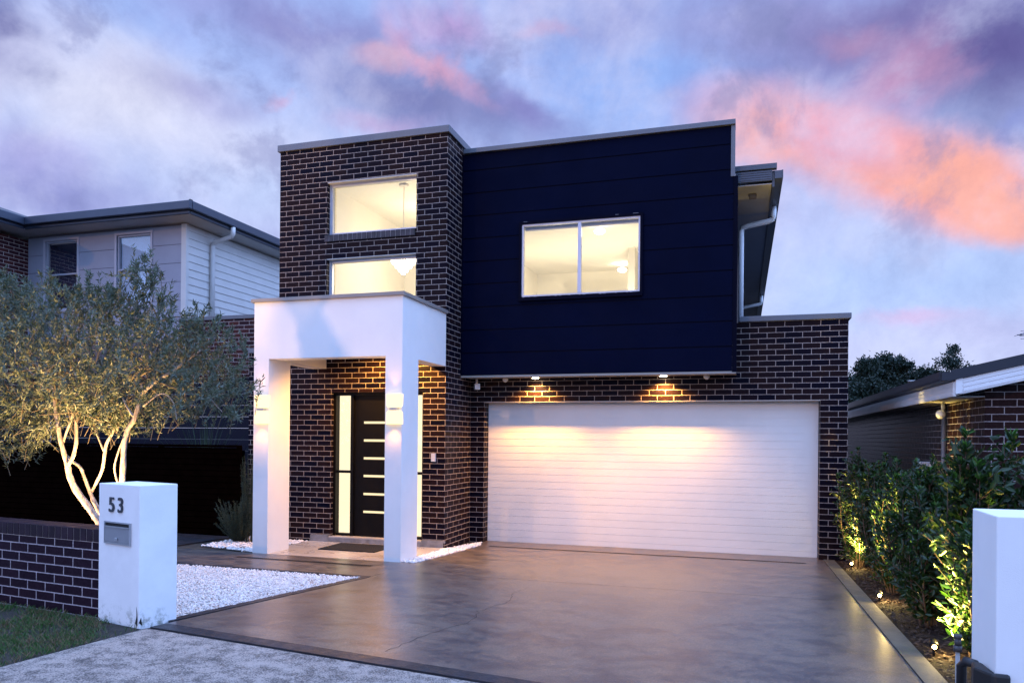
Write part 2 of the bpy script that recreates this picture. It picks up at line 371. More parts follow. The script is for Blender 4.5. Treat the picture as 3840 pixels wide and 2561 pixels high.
# cracks in the driveway
M_crack = mat('crack_dark', (.006, .006, .006), .9)
mb = MB(); path = []; cx0 = [(1.83, -6.62), (1.90, -6.1), (2.06, -5.5), (1.98, -5.1), (2.10, -4.6), (2.02, -4.1), (2.07, -3.7)]
for a, b in zip(cx0[:-1], cx0[1:]):
    for k in range(7): path.append((a[0]+(b[0]-a[0])*k/7+random.uniform(-.02, .02), a[1]+(b[1]-a[1])*k/7))
for i in range(len(path)-1):
    w = .0035*(.35+.65*random.random())*(1-i/len(path)*.6); (x0, y0), (x1, y1) = path[i], path[i+1]
    mb.add([(x0-w, y0, gz(0, y0)+.0075), (x0+w, y0, gz(0, y0)+.0075), (x1+w, y1, gz(0, y1)+.0075), (x1-w, y1, gz(0, y1)+.0075)], [(0, 1, 2, 3)])
o = mb.build('driveway_crack', M_crack); tag(o, kind='structure')
# saw cut joints in the slab and the crossover
mb = MB()
for (xa, ya, xb, yb) in ((.33, -3.3, 5.33, -3.3),):
    mb.add([(xa, ya-.0025, gz(0, ya)+.0065), (xb, yb-.0025, gz(0, yb)+.0065), (xb, yb+.0025, gz(0, yb)+.0065), (xa, ya+.0025, gz(0, ya)+.0065)], [(0, 1, 2, 3)])
tag(mb.build('control_joint', mat('joint_dark', (.012, .011, .012), .8)), kind='structure')
# crossover / footpath in pale weathered concrete
def path_mat():
    m = D.materials.new('weathered_concrete'); m.use_nodes = True; N = NT(m.node_tree); p = m.node_tree.nodes['Principled BSDF']
    pos = N.n('ShaderNodeNewGeometry').outputs['Position']
    a = N.noise(pos, 95, 6, .75, .2); b = N.noise(pos, 9, 6, .7)
    s_ = N.math('ADD', a, N.math('MULTIPLY', N.math('SUBTRACT', b, .5), .55))
    c = N.mix(N.ramp(s_, .40, .58), (.070, .055, .048), (.38, .305, .255))
    N.l(c, p.inputs['Base Color']); p.inputs['Roughness'].default_value = .85
    bp = N.n('ShaderNodeBump'); bp.inputs['Distance'].default_value = .004; N.l(N.noise(pos, 120, 3, .6), bp.inputs['Height']); N.l(bp.outputs[0], p.inputs['Normal'])
    return m
M_path = path_mat()
sheet('footpath', [(-.24, -6.63), (-.30, -7.9), (-.42, -9.0), (9.0, -10.0), (9.0, frontline(9.0)-.03), (5.48, frontline(5.48)-.03)], .0, M_path)
# entry path between driveway and porch
sheet('entry_path', [(.22, -2.6), (.23, -3.0), (.19, -3.74), (-2.4, -3.72), (-6.2, -3.55), (-6.2, -2.2), (-3.45, -2.60), (-2.25, -2.56), (.02, -2.585)], .002, M_drive)
sheet('entry_path_edge', [(.10, -3.80), (.205, -3.865), (.19, -3.745), (-2.4, -3.725), (-6.2, -3.555), (-6.2, -3.63), (-2.4, -3.80)], .008, M_band)
sheet('side_path', [(-6.2, -2.18), (-3.75, -2.4), (-3.75, -1.0), (-6.2, -.9)], .000, M_band)
# drains
M_grate = mat('drain_slot', (.004, .004, .004), .8)
def grate(x0, y0, x1, y1, label, n):
    t = thing('drain_grate', (x0, y0, gz(x0, y0)), label, 'drain grate', 'slotted drain channels'); L = math.hypot(x1-x0, y1-y0)
    a = math.atan2(y1-y0, x1-x0); ca, sa = math.cos(a), math.sin(a); mb = MB(); fr = MB()
    P = lambda u, v, z: (x0+u*ca-v*sa, y0+u*sa+v*ca, gz(0, y0+u*sa+v*ca)+z)
    for i in range(n):
        u = L*(i+.5)/n; w = L/n*.30
        mb.add([P(u-w-.008, -.022, .0095), P(u+w-.008, -.022, .0095), P(u+w+.008, .022, .0095), P(u-w+.008, .022, .0095)], [(0, 1, 2, 3)])
    fr.add([P(-.02, -.035, .0065), P(L+.02, -.035, .0065), P(L+.02, .035, .0065), P(-.02, .035, .0065)], [(0, 1, 2, 3)])
    fr.build('frame', M_band, t); mb.build('slots', M_grate, t)
grate(-2.17, -2.997, -.19, -3.02, 'short slotted drain let into the entry path before the porch', 66)
grate(.52, -.50, 5.05, -.50, 'long slotted drain running across the driveway below the garage door', 120)

# white pebbles: one mass of small stones
def pebbles(name, poly, n, r0, r1, dz):
    poly = np.array(poly); lo, hi = poly.min(0), poly.max(0)
    def inside(p):
        x, y = p[:, 0], p[:, 1]; c = np.zeros(len(p), bool); j = len(poly)-1
        for i in range(len(poly)):
            xi, yi = poly[i]; xj, yj = poly[j]
            c ^= ((yi > y) != (yj > y)) & (x < (xj-xi)*(y-yi)/(yj-yi+1e-12)+xi); j = i
        return c
    pts = np.empty((0, 2))
    while len(pts) < n:
        q = rng.uniform(lo, hi, (n*2, 2)); pts = np.vstack([pts, q[inside(q)]])
    pts = pts[:n]
    ico = np.array([(0, 0, 1), (.89, 0, .45), (.28, .85, .45), (-.72, .53, .45), (-.72, -.53, .45), (.28, -.85, .45), (.72, .53, -.45), (-.28, .85, -.45), (-.89, 0, -.45), (-.28, -.85, -.45), (.72, -.53, -.45)])
    fc = [(0, 1, 2), (0, 2, 3), (0, 3, 4), (0, 4, 5), (0, 5, 1), (1, 6, 2), (2, 6, 7), (2, 7, 3), (3, 7, 8), (3, 8, 4), (4, 8, 9), (4, 9, 5), (5, 9, 10), (5, 10, 1), (1, 10, 6)]
    r = rng.uniform(r0, r1, n); a = rng.uniform(0, 6.28, n); sc = rng.uniform(.6, 1.15, (n, 3)); sc[:, 2] *= .62
    V = ico[None]*sc[:, None]*r[:, None, None]; V += rng.normal(0, .10, V.shape)*r[:, None, None]
    ca, sa = np.cos(a)[:, None], np.sin(a)[:, None]
    x = V[..., 0]*ca-V[..., 1]*sa+pts[:, :1]; y = V[..., 0]*sa+V[..., 1]*ca+pts[:, 1:]
    z = V[..., 2]+(np.where(pts[:, 1] < 0, -.025*pts[:, 1], 0)+dz+rng.uniform(-.004, .008, n))[:, None]
    V = np.stack([x, y, z], -1).reshape(-1, 3); Fa = (np.array(fc)[None]+11*np.arange(n)[:, None, None]).reshape(-1, 3)
    me = D.meshes.new(name); me.from_pydata(V.tolist(), [], Fa.tolist()); me.polygons.foreach_set('use_smooth', [False]*len(me.polygons)); return me
def pebble_mat():
    m = D.materials.new('white_pebble'); m.use_nodes = True; N = NT(m.node_tree); p = m.node_tree.nodes['Principled BSDF']
    g = N.n('ShaderNodeNewGeometry'); pos = g.outputs['Position']
    c = N.mix(g.outputs['Random Per Island'], (.66, .60, .56), (.93, .90, .87)); c = N.mix(N.ramp(N.noise(pos, 60, 3, .6), .62, .72), c, (.42, .36, .30))
    N.l(c, p.inputs['Base Color']); p.inputs['Roughness'].default_value = .6; return m
M_peb = pebble_mat()
gp = [(-.30, -6.33), (.13, -3.83), (-2.4, -3.81), (-3.4, -3.75), (-3.4, -6.0), (-.9, -6.25)]
sheet('gravel_base', gp, -.012, mat('gravel_shadow', (.45, .42, .40), .9, var=.5, vscale=40))
tag(link('gravel', pebbles('gravel', gp, 27000, .006, .0115, .000), M_peb), kind='stuff')
gs = [(.01, -2.56), (.0, -1.1), (.23, -.05), (.34, -.44), (.30, -1.5), (.21, -2.55)]
sheet('gravel_strip_base', gs, -.010, D.materials['gravel_shadow'])
tag(link('gravel_strip', pebbles('gravel_strip', gs, 1500, .012, .022, .006), M_peb), kind='stuff')
gq = [(-3.4, -2.2), (-2.3, -2.52), (-2.3, -1.3), (-2.2, -1.12), (-3.5, -.85)]
tag(link('gravel_bed', pebbles('gravel_bed', gq, 1500, .016, .028, .006), M_peb), kind='stuff')
# dead leaf scraps on the gravel
mb = MB(); 
for i in range(750):
    t, u = random.random(), random.random(); x = -.25+.35*t-2.6*u*random.random(); y = -6.2+2.35*t
    a = random.uniform(0, 6.28); l = random.uniform(.008, .03); w = l*.22; z = gz(x, y)+.020+random.uniform(0, .008)
    ca, sa = math.cos(a), math.sin(a)
    mb.add([(x-l*ca, y-l*sa, z), (x+w*sa, y-w*ca, z+.002), (x+l*ca, y+l*sa, z+.004), (x-w*sa, y+w*ca, z+.002)], [(0, 1, 2, 3)])
tag(mb.build('leaf_litter', mat('dry_leaf', (.10, .055, .025), .8, var=.5, vscale=30)), kind='stuff')

# verge grass
sheet('verge_soil', [(-8, -5.9), (-2.3, -6.30), (-.95, -6.5), (-.25, -6.66), (-.31, -7.9), (-.45, -9), (-8, -9)], -.006, mat('verge_earth', (.022, .017, .012), .95, var=.5, vscale=12, bump=.01, bscale=60))
n = 42000
px = rng.uniform(-3.6, -.25, n); py = rng.uniform(-8.6, -6.2, n)
edge = np.where(px < -.87, -6.45-.13*(px+.87)*.9, -6.5-.24*(px+.87)) - .04
keep = (py < edge) & (px < -.27-.03*(-6.6-py)); px, py = px[keep], py[keep]
patch = np.sin(px*5.1+1)*np.sin(py*6.3)+np.sin(px*11+py*7)*.6+rng.normal(0, .5, len(px))
keep = patch > -.35-.9*np.clip(-6.9-py, 0, 1); px, py = px[keep], py[keep]; n = len(px)
h = rng.uniform(.018, .05, n); a = rng.uniform(0, 6.28, n); w = rng.uniform(.0018, .0034, n); ln = rng.uniform(0, .03, (n, 2))*np.array([1, 1])-.015
z0 = -.025*py-.004
V = np.stack([np.stack([px-w*np.cos(a), py-w*np.sin(a), z0], -1), np.stack([px+w*np.cos(a), py+w*np.sin(a), z0], -1), np.stack([px+ln[:, 0]+w*.6*np.cos(a), py+ln[:, 1]+w*.6*np.sin(a), z0+h*.6], -1), np.stack([px+ln[:, 0]*2.2, py+ln[:, 1]*2.2, z0+h], -1)], 1).reshape(-1, 3)
Fa = (np.array([[0, 1, 2], [0, 2, 3]])[None]+4*np.arange(n)[:, None, None]).reshape(-1, 3)
me = D.meshes.new('verge_grass'); me.from_pydata(V.tolist(), [], Fa.tolist())
def grass_mat():
    m = D.materials.new('grass_blade'); m.use_nodes = True; N = NT(m.node_tree); p = m.node_tree.nodes['Principled BSDF']
    g = N.n('ShaderNodeNewGeometry'); r = N.math('ADD', N.math('MULTIPLY', g.outputs['Random Per Island'], .45), N.noise(g.outputs['Position'], 5, 4, .6))
    c = N.mix(N.ramp(r, .62, .95), (.020, .085, .006), (.15, .095, .05)); N.l(c, p.inputs['Base Color']); p.inputs['Roughness'].default_value = .7; return m
tag(link('verge_grass', me, grass_mat()), kind='stuff')

# mulch bed under the hedge
sheet('mulch_bed', [(5.484, .0), (5.484, frontline(5.48)+.147), (6.9, -7.2), (6.9, .5)], .004, M_mulch)
mb = MB()
for i in range(5200):
    x = random.uniform(5.50, 6.6); y = random.uniform(-7.3, -.05); a = random.uniform(0, 6.28); l = random.uniform(.01, .035); w = l*random.uniform(.25, .5)
    z = gz(x, y)+.012+random.uniform(0, .012); ca, sa = math.cos(a), math.sin(a); t = random.uniform(-.012, .012)
    mb.add([(x-l*ca, y-l*sa, z-t), (x+w*sa, y-w*ca, z+.003), (x+l*ca, y+l*sa, z+t+.004), (x-w*sa, y+w*ca, z+.002)], [(0, 1, 2, 3)])
tag(mb.build('bark_chips', mat('bark_chip', (.035, .018, .011), .8, var=.6, vscale=18)), kind='stuff')
# ------------------------------------------------------------ the house
house = thing('modern_house', (1.4, 0, 0), 'two storey house with dark brick tower, navy cladding box and white portico', 'house')
YT = -1.08
# brick tower
tw = MB(); tw.wall(-2.88, 0, 0, 76.7*C_, YT, YT+.23, [(-2.02, -.50, 4.835, 5.665), (-2.02, -.50, 3.30, 4.466), (-1.92, -.36, .10, 29.25*C_)])
tw.box(-.23, 0, YT+.23, 2.5, 0, 76.7*C_); tw.box(-2.88, -2.65, YT+.23, 2.5, 0, 76.7*C_); tw.box(-2.65, -.23, 2.27, 2.5, 0, 76.7*C_)
tw.build('brick_tower', M_brick, house)
B(-2.915, .035, YT-.035, 2.52, 76.7*C_, 6.325, ).build('tower_coping', M_coping, house, bevel=.006)
# garage wall with parapet
ga = MB(); ga.wall(0, 5.64, -.05, 42*C_, 0, .23, [(.24, 5.28, -.06, 28*C_)]); ga.box(5.41, 5.64, .23, 6, -.05, 42*C_)
ga.build('garage_wall', M_brick, house)
cp = MB(); cp.box(4.17, 5.675, -.035, .265, 42*C_, 3.485); cp.box(5.375, 5.675, .265, 6.05, 42*C_, 3.485); cp.build('parapet_coping', M_coping, house, bevel=.006)
B(.23, 5.41, .24, 6, 3.12, 3.18).build('garage_roof', M_fascia, house)
# steel lintel, door reveal trims
B(.24, 5.28, .004, .14, 28*C_-.014, 28*C_-.001).build('lintel', mat('lintel_paint', (.45, .42, .40), .6), house)
# left wing wall
wg = MB(); wg.box(-3.64, -2.88, -.80, 2.5, 0, 37.7*C_); wg.build('wing_wall', M_brick, house); B(-3.67, -2.89, -.83, 2.5, 37.7*C_, 3.14).build('wing_coping', M_coping, house, bevel=.005)

# garage door: shallow pressed slats
gd = MB(); z = -.03; k = 0
while z < 2.262:
    z1 = min(z+.1135, 2.2705); gd.box(.245, 5.275, .196, .23, z, z1); gd.box(.245, 5.275, .1915, .1962, z+.003, z1-.003); z = z1; k += 1
M_gdoor = mat('garage_door_paint', (.80, .78, .75), .55, var=.035, vscale=1.4, bump=.0015, bscale=90)
door = gd.build('garage_door', M_gdoor, house)
B(.245, 5.275, .185, .20, -.045, -.028).build('rubber_seal', mat('rubber', (.01, .01, .01), .8), door)

# navy cladding box
YN = -.48; bz = [2.655, 3.002, 3.358, 3.714, 4.072, 4.424, 4.783, 5.137, 5.487, 5.842, 6.105]
nv = MB(); wx0, wx1, wz0, wz1 = .99, 2.785, 3.83, 4.935
for a, b in zip(bz[:-1], bz[1:]):
    hs = [(wx0, wx1, max(wz0, a), min(wz1, b))] if (b > wz0 and a < wz1) else []
    nv.wall(.012, 4.078, a+.009, b-.009, YN, YN+.03, hs)
nv.build('navy_cladding', M_navy, house)
bk = MB(); bk.wall(.02, 4.07, 2.66, 6.10, YN+.010, YN+.14, [(wx0, wx1, wz0, wz1)]); bk.box(4.0, 4.125, YN+.14, 12, 3.1, 5.39); bk.build('backing_wall', M_navytrim, house)
ct = MB(); ct.box(4.080, 4.140, YN-.006, YN+.12, 2.64, 5.39); ct.build('corner_trim', M_navytrim, house); ct = MB(); ct.box(.0+.004, .03, YN-.006, YN-.0005, 2.66, 6.10); ct.build('edge_trim', M_navytrim, house)
B(-.0+.036, 4.10, YN-.045, YN+.20, 6.105, 6.178).build('cladding_coping', M_coping, house, bevel=.005)
B(4.041, 4.098, YN-.012, YN+.15, 5.385, 6.104).build('coping_return', M_coping, house, bevel=.003)
# soffit below the box
so_ = MB(); so_.box(.014, 4.135, YN-.003, -.002, 2.635, 2.653); so_.box(.014, 4.135, YN-.012, YN+.028, 2.620, 2.634)
so_.build('soffit', mat('soffit_beige', (.30, .27, .24), .7), house)
# projecting window in the box
wn_ = MB(); t = .038
wn_.box(wx0-t, wx1+t, YN-.035, YN-.0065, wz1, wz1+t); wn_.box(wx0-t, wx1+t, YN-.045, YN-.0065, wz0-.06, wz0); wn_.box(wx0-t, wx0, YN-.035, YN-.0065, wz0, wz1); wn_.box(wx1, wx1+t, YN-.035, YN-.0065, wz0, wz1)
win = wn_.build('bedroom_window', M_navytrim, house)
def window_frame(par, x0, x1, z0, z1, y, fw=.03, mull=(), m=M_frame, sash=True):
    f = MB(); f.box(x0, x1, y, y+.06, z1-fw, z1); f.box(x0, x1, y, y+.06, z0, z0+fw); f.box(x0, x0+fw, y, y+.06, z0+fw, z1-fw); f.box(x1-fw, x1, y, y+.06, z0+fw, z1-fw)
    for q in mull: f.box(q-.025, q+.025, y-.004, y+.056, z0+fw, z1-fw)
    f.build('frame', m, par)
    B(x0+fw, x1-fw, y+.034, y+.040, z0+fw, z1-fw).build('pane', M_glass, par)
window_frame(win, wx0, wx1, wz0, wz1, YN-.012, .028, (1.885,))
# flaking sealant along the sill
fl = MB()
for i in range(17):
    x = random.uniform(wx0, wx1); w = random.uniform(.01, .05); fl.box(x, x+w, YN-.0475, YN-.0455, wz0-.005-random.random()*.006, wz0-.001)
for x, w in ((2.42, .05), (2.68, .08), (1.02, .06)): fl.box(x, x+w, YN-.0375, YN-.0355, wz1+t-.006, wz1+t-.001)
tag(fl.build('flaking_paint', mat('old_sealant', (.22, .22, .25), .8), win), kind='stuff')
# bedroom behind it
rm = MB(); rx0, rx1, ry0, ry1, rz0, rz1 = .20, 3.92, -.346, 3.3, 2.95, 5.02
rm.box(rx0-.05, rx0, ry0, 5, rz0, rz1); rm.box(rx1, rx1+.05, ry0, 5, rz0, rz1); rm.box(rx0-.05, rx1+.05, ry0, 5, rz1, rz1+.05); rm.box(rx0-.05, rx1+.05, ry0, 5, rz0-.05, rz0)
rm.wall(rx0, rx1, rz0, rz1, ry1, ry1+.1, [(1.55, 2.30, rz0, 4.62)]); rm.box(rx0, rx1, 5, 5.05, rz0, rz1); rm.box(2.30, 2.42, 1.6, ry1, rz0, rz1)
rm.box(.9, 1.65, 2.50, 2.545, rz0, 4.25)
rm.build('bedroom_walls', M_inner, house)
B(wx0+.02, wx1-.02, YN+.09, YN+.15, wz1-.062, wz1-.012).build('roller_blind', mat('blind_fabric', (.42, .42, .52), .8), house)
M_bulb = emit_mat('bulb_glow', (1, .86, .62), 26)
def oyster(x, y, z):
    o = MB().ball((x, y, z), .085, 16, 8, (1, 1, .5)).build('ceiling_light', M_bulb, house); return o
oyster(2.085, .05, 4.90); oyster(2.02, 2.77, 4.90)
light('bedroom_fill', 'POINT', (2.6, .9, 3.5), 86, WARMW, house, .1); light('hall_lamp', 'POINT', (2.2, 4.2, 3.2), 40, WARMW, house, .12)  # bedroom point is an added fill below the sill sightline, bouncing light evenly
light('bedroom_fill_low', 'POINT', (1.1, 1.4, 3.4), 76, WARMW, house, .1)  # second added fill, kept out of sight, evens out the room light

# tower windows
for (z0, z1, nm) in ((4.835, 5.665, 'upper'), (3.30, 4.466, 'lower')):
    wf = MB(); wf.box(-2.018, -.502, YT+.07, YT+.20, z1-.018, z1-.002); wf.box(-2.018, -.502, YT+.07, YT+.20, z0+.002, z0+.02); wf.box(-2.0185, -2.010, YT+.07, YT+.20, z0+.02, z1-.018)
    w_ = wf.build('stair_window', M_frame, house); window_frame(w_, -2.018, -.502, z0+.02, z1-.018, YT+.10, .032)
B(-2.02, -.50, YT+.0, YT+.10, 5.650, 5.664).build('window_head_lintel', D.materials['lintel_paint'], house)
B(-2.02, -.50, YT+.0, YT+.10, 4.451, 4.465).build('window_head_lintel', D.materials['lintel_paint'], house)
sl = MB(); xs = -2.055
for i in range(19):
    sl.box(xs+.003, xs+.078, YT-.028, YT+.10, 4.728, 4.832); xs += .0815
sl.build('brick_sill', mat('sill_bricks', (.036, .026, .032), .6, var=.5, vscale=9, bump=.003), house, bevel=.003)
B(-2.05, -.51, YT-.022, YT+.09, 4.733, 4.826).build('sill_mortar', mat('mortar', (.5, .45, .42), .9, bump=.002), house)
# stair void interior
vo = MB(); x0, x1, y0, y1 = -2.24, -.24, YT+.24, 2.2
vo.box(x0-.3, x0, y0, y1, .13, 5.80); vo.box(x1, x1+.005, y0, y1, .13, 5.80); vo.box(x0, x1, y1, y1+.05, .13, 5.80)
vo.box(-2.64, x1, y0, y1, 5.80, 5.85); vo.box(-2.64, x1, y0, y1, .06, .13)
vo.build('stair_void_walls', M_inner, house)
ch = MB(); ch.cyl((-1.08, -.30, 5.77), .075, .03, 24); ch.cyl((-1.08, -.30, 4.62), .006, 1.16, 8)
cr_ = ch.build('chandelier', mat('cord_white', (.75, .70, .60), .6), house)
dr = MB()
for j, (rr, zz, nn) in enumerate(((.21, 4.60, 16), (.17, 4.54, 13), (.12, 4.48, 10), (.07, 4.42, 6), (.02, 4.37, 2), (.13, 4.61, 8))):
    for i in range(nn):
        a = 6.283*i/nn+j*.3; dr.ball((-1.08+rr*math.cos(a), -.30+rr*math.sin(a), zz), .026, 8, 6, (1, 1, 1.6))
dr.build('crystal_drops', emit_mat('chandelier_glow', (1, .90, .72), 11), cr_)
light('chandelier_lamp', 'POINT', (-1.08, .55, 4.5), 42, WARMW, house, .15); light('void_lamp', 'POINT', (-1.2, .9, 5.3), 14, WARMW, house, .15)
light('entry_lamp', 'POINT', (-1.1, .5, 1.6), 26, WARMW, house, .15)

# entry door with sidelights
zd0, zd1, YD = .135, 2.365, YT+.10
en = MB(); en.box(-1.918, -.362, YD-.03, YD+.08, zd1-.035, zd1+.004); en.box(-1.918, -1.873, YD-.03, YD+.08, zd0, zd1-.035); en.box(-.402, -.362, YD-.03, YD+.08, zd0, zd1-.035)
en.box(-1.618, -1.570, YD-.03, YD+.08, zd0, zd1-.035); en.box(-.69, -.642, YD-.03, YD+.08, zd0, zd1-.035)
for a, b in ((-1.873, -1.618), (-.642, -.402)):
    en.box(a, b, YD-.01, YD+.06, zd0, zd0+.04); en.box(a, b, YD-.01, YD+.06, 1.118, 1.158)
fr = en.build('door_frame', M_black, house)
for a, b in ((-1.873, -1.618), (-.642, -.402)):
    B(a, b, YD+.03, YD+.036, zd0+.04, 1.118).build('sidelight_pane', M_glass, fr); B(a, b, YD+.03, YD+.036, 1.158, zd1-.035).build('sidelight_pane', M_glass, fr)
M_curtain = mat('frosted_film', (.80, .74, .60), .9)
fd = MB(); zs = [.521, .798, 1.078, 1.353, 1.630, 1.908]
fd.wall(-1.570, -.69, zd0, zd1-.035, YD, YD+.05, [(-1.41, -.80, q-.018, q+.018) for q in zs])
dl = fd.build('front_door', M_door, house)
B(-1.415, -.795, YD+.02, YD+.03, .45, 1.98).build('door_glass_slots', emit_mat('frosted_glowing_glass', (1, .80, .48), 1.25), dl)  # pane glows by itself in place of light from inside
hd = MB(); hd.tube([(-.77, YD-.06, .55), (-.77, YD-.06, 1.75)], .014, 10); hd.tube([(-.77, YD-.06, .75), (-.77, YD, .75)], .009, 8); hd.tube([(-.77, YD-.06, 1.6), (-.77, YD, 1.6)], .009, 8)
hd.build('handle', mat('steel', (.6, .6, .62), .3, .9), dl)
B(-2.2, -.25, YT+.27, YT+.28, .14, 2.6).build('entry_glow_sheer', emit_mat('glowing_sheer', (1, .84, .55), 1.35), house)  # sheet emits by itself, standing in for room light behind the sidelights
# step and porch slab
st_ = MB(); st_.box(-1.925, -.355, YT-.04, YT+.23, .02, .1345); st_.build('door_step', mat('pale_step', (.50, .45, .40), .5, var=.1), house)
M_tile = mat('grey_stone_tile', (.20, .20, .215), .4, var=.3, vscale=7)
tl = MB(); tl.box(-2.245, -.0, YT-.052, YT-.041, .045, .118)
tl.box(-2.245, -1.93, YT-.050, YT-.001, .118, .150); tl.box(-.352, .02, YT-.050, YT-.001, .118, .150); tl.build('step_tiles', M_tile, house)
M_slab = mat('porch_tile', (.42, .38, .345), .32, var=.12, vscale=2, rvar=.08)
ps = MB(); ps.prism([(-2.25, -2.60), (-.005, -2.60), (.0, -1.14), (-2.25, -1.14)], lambda x, y: gz(x, y)-.06, lambda x, y: .052+(.012 if y < -2 else 0)); ps.build('porch_slab', M_slab, house)

# portico
YP = -2.57; pt = MB(); zt_, zo = 3.525, 2.745
pt.box(-2.25, -2.012, YP, YP+.51, .02, zo); pt.box(-.238, 0, YP, YP+.51, .02, zo)
pt.box(-2.25, .0, YP, YP+.24, zo, zt_); pt.box(-2.25, -2.012, YP+.24, YT-.001, zo, zt_); pt.box(-.238, 0, YP+.24, YT-.001, zo, zt_)
pt.box(-2.012, -.238, YP+.24, YT-.001, 3.05, 3.12)
pt.build('portico', M_render, house)
B(-2.285, .035, YP-.035, YT-.001, zt_, 3.575).build('portico_coping', mat('portico_cap', (.24, .22, .21), .5, var=.05), house, bevel=.005)
light('porch_downlight', 'SPOT', (-.75, -1.62, 3.03), 520, WARM, house, .04, (0, .12, -1), 160, .5)
MB().cyl((-.75, -1.62, 3.040), .045, .012, 16).build('porch_light', emit_mat('downlight_glow', (1, .8, .5), 30), house)

# up-down wall lamps on the columns
M_lampglass = emit_mat('lamp_glass', (1, .74, .38), 2.1)
for xc in (-2.105, -.098):
    b_ = MB(); b_.box(xc-.05, xc+.05, YP-.06, YP-.001, 2.032, 2.068); wl = b_.build('wall_lamp', mat('lamp_bracket', (.6, .6, .6), .3, .6), house)
    def halfshade(za, zb, ra, rb):
        h_ = MB(); n_ = 17; vs = []
        for z_, r_ in ((za, ra), ((za*5+zb)/6, ra+(rb-ra)*.8), (zb, rb)):
            vs += [(xc-r_*math.cos(math.pi*i/(n_-1)), YP-.002-.62*r_*math.sin(math.pi*i/(n_-1)), z_) for i in range(n_)]
        h_.add(vs, [(j*n_+i, j*n_+i+1, (j+1)*n_+i+1, (j+1)*n_+i) for j in range(2) for i in range(n_-1)]+[tuple(range(n_-1, -1, -1)), tuple(range(2*n_, 3*n_))]); return h_
    halfshade(2.070, 2.245, .095, .120).build('lamp_shade', M_lampglass, wl)
    halfshade(2.030, 1.855, .095, .120).build('lamp_shade', M_lampglass, wl)
    light('wall_lamp_up', 'SPOT', (xc, YP-.07, 2.27), 5, (1, .42, .07), house, .03, (0, -.05, 1), 80, 1.0); light('wall_lamp_down', 'SPOT', (xc, YP-.07, 1.83), 10, (1, .42, .07), house, .03, (0, -.35, -1), 140, .9)
# downlights under the box
M_dl = emit_mat('soffit_light_glow', (1, .82, .52), 40)
for xd in (1.13, 3.10):
    MB().cyl((xd, -.15, 2.622), .05, .011, 20).build('soffit_downlight', M_dl, house)
    MB().cyl((xd, -.15, 2.630), .065, .004, 24).build('downlight_ring', M_white, house)
    light('soffit_spot', 'SPOT', (xd, -.15, 2.61), 350, WARM, house, .03, (0, .02, -1), 135, .75)
# small fixings: intercom, cameras, eave sensor
ic = B(-.215, -.143, YT-.025, YT-.001, 1.325, 1.448).build('intercom', mat('silver_plastic', (.5, .52, .6), .4), house, bevel=.003)
MB().cyl((-.18, YT-.0255, 1.345), .008, -.003, 12, 'y').build('button', M_white, ic)
for (x, y, z, r) in ((.16, -.16, 2.50, .5), (.62, -.10, 2.585, 0), (3.72, -.10, 2.585, 0)):
    c_ = MB(); c_.tube([(x, y, 2.632), (x, y, z+.05)], .018, 10)
    if r: c_.box(x-.04, x+.04, y-.09, y+.03, z-.045, z+.045, .5, (x, y))
    else: c_.ball((x, y, z+.03), .045, 12, 8)
    c_.build('security_camera', M_white, house)

# right eave, gutter and downpipes of the upper storey
ev = MB(); ev.box(4.126, 4.60, -.22, 12.4, 5.315, 5.33); ev.build('eave_soffit', M_soffit, house)
gt = MB(); gt.box(4.602, 4.632, -.24, 12.4, 5.27, 5.47); gt.box(4.634, 4.735, -.27, 12.42, 5.37, 5.385); gt.box(4.725, 4.745, -.27, 12.42, 5.386, 5.49); gt.box(4.634, 4.724, -.285, -.272, 5.372, 5.48)
gt.build('gutter', M_fascia, house)
ff = MB(); ff.box(4.10, 4.598, -.275, -.235, 5.355, 5.50)
for i in range(4): ff.box(4.14, 4.585, -.283, -.2755, 5.375+i*.032, 5.395+i*.032)
ff.box(4.09, 4.66, -.30, -.20, 5.515, 5.585); ff.build('eave_fascia', M_fascia, house)
B(4.10, 4.66, -.19, 12.4, 5.49, 5.512).build('roof_sheet', M_fascia, house)
for i, yy in enumerate((1.05, 8.6)):
    dp = MB(); r = .042 if i == 0 else .042
    dp.tube([(4.67, yy, 5.40), (4.67, yy, 5.22), (4.655, yy, 5.17), (4.60, yy, 5.145), (4.27, yy, 5.09), (4.20, yy, 5.07), (4.185, yy, 5.02), (4.185, yy, 3.3)], r, 12); dp.build('downpipe', M_white, house)
es = B(4.29, 4.40, .12, .24, 5.255, 5.3145).build('eave_sensor', mat('sensor_plastic', (.2, .17, .16), .5), house, bevel=.012)

# doormat
dm = thing('doormat', (-1.2, -1.55, .06), 'black rectangular doormat on the porch slab before the front door', 'doormat')
B(-1.60, -.70, -1.95, -1.30, .0625, .074).build('mat_pile', mat('coir_black', (.008, .007, .008), .95, bump=.006, bscale=200), dm, bevel=.003)
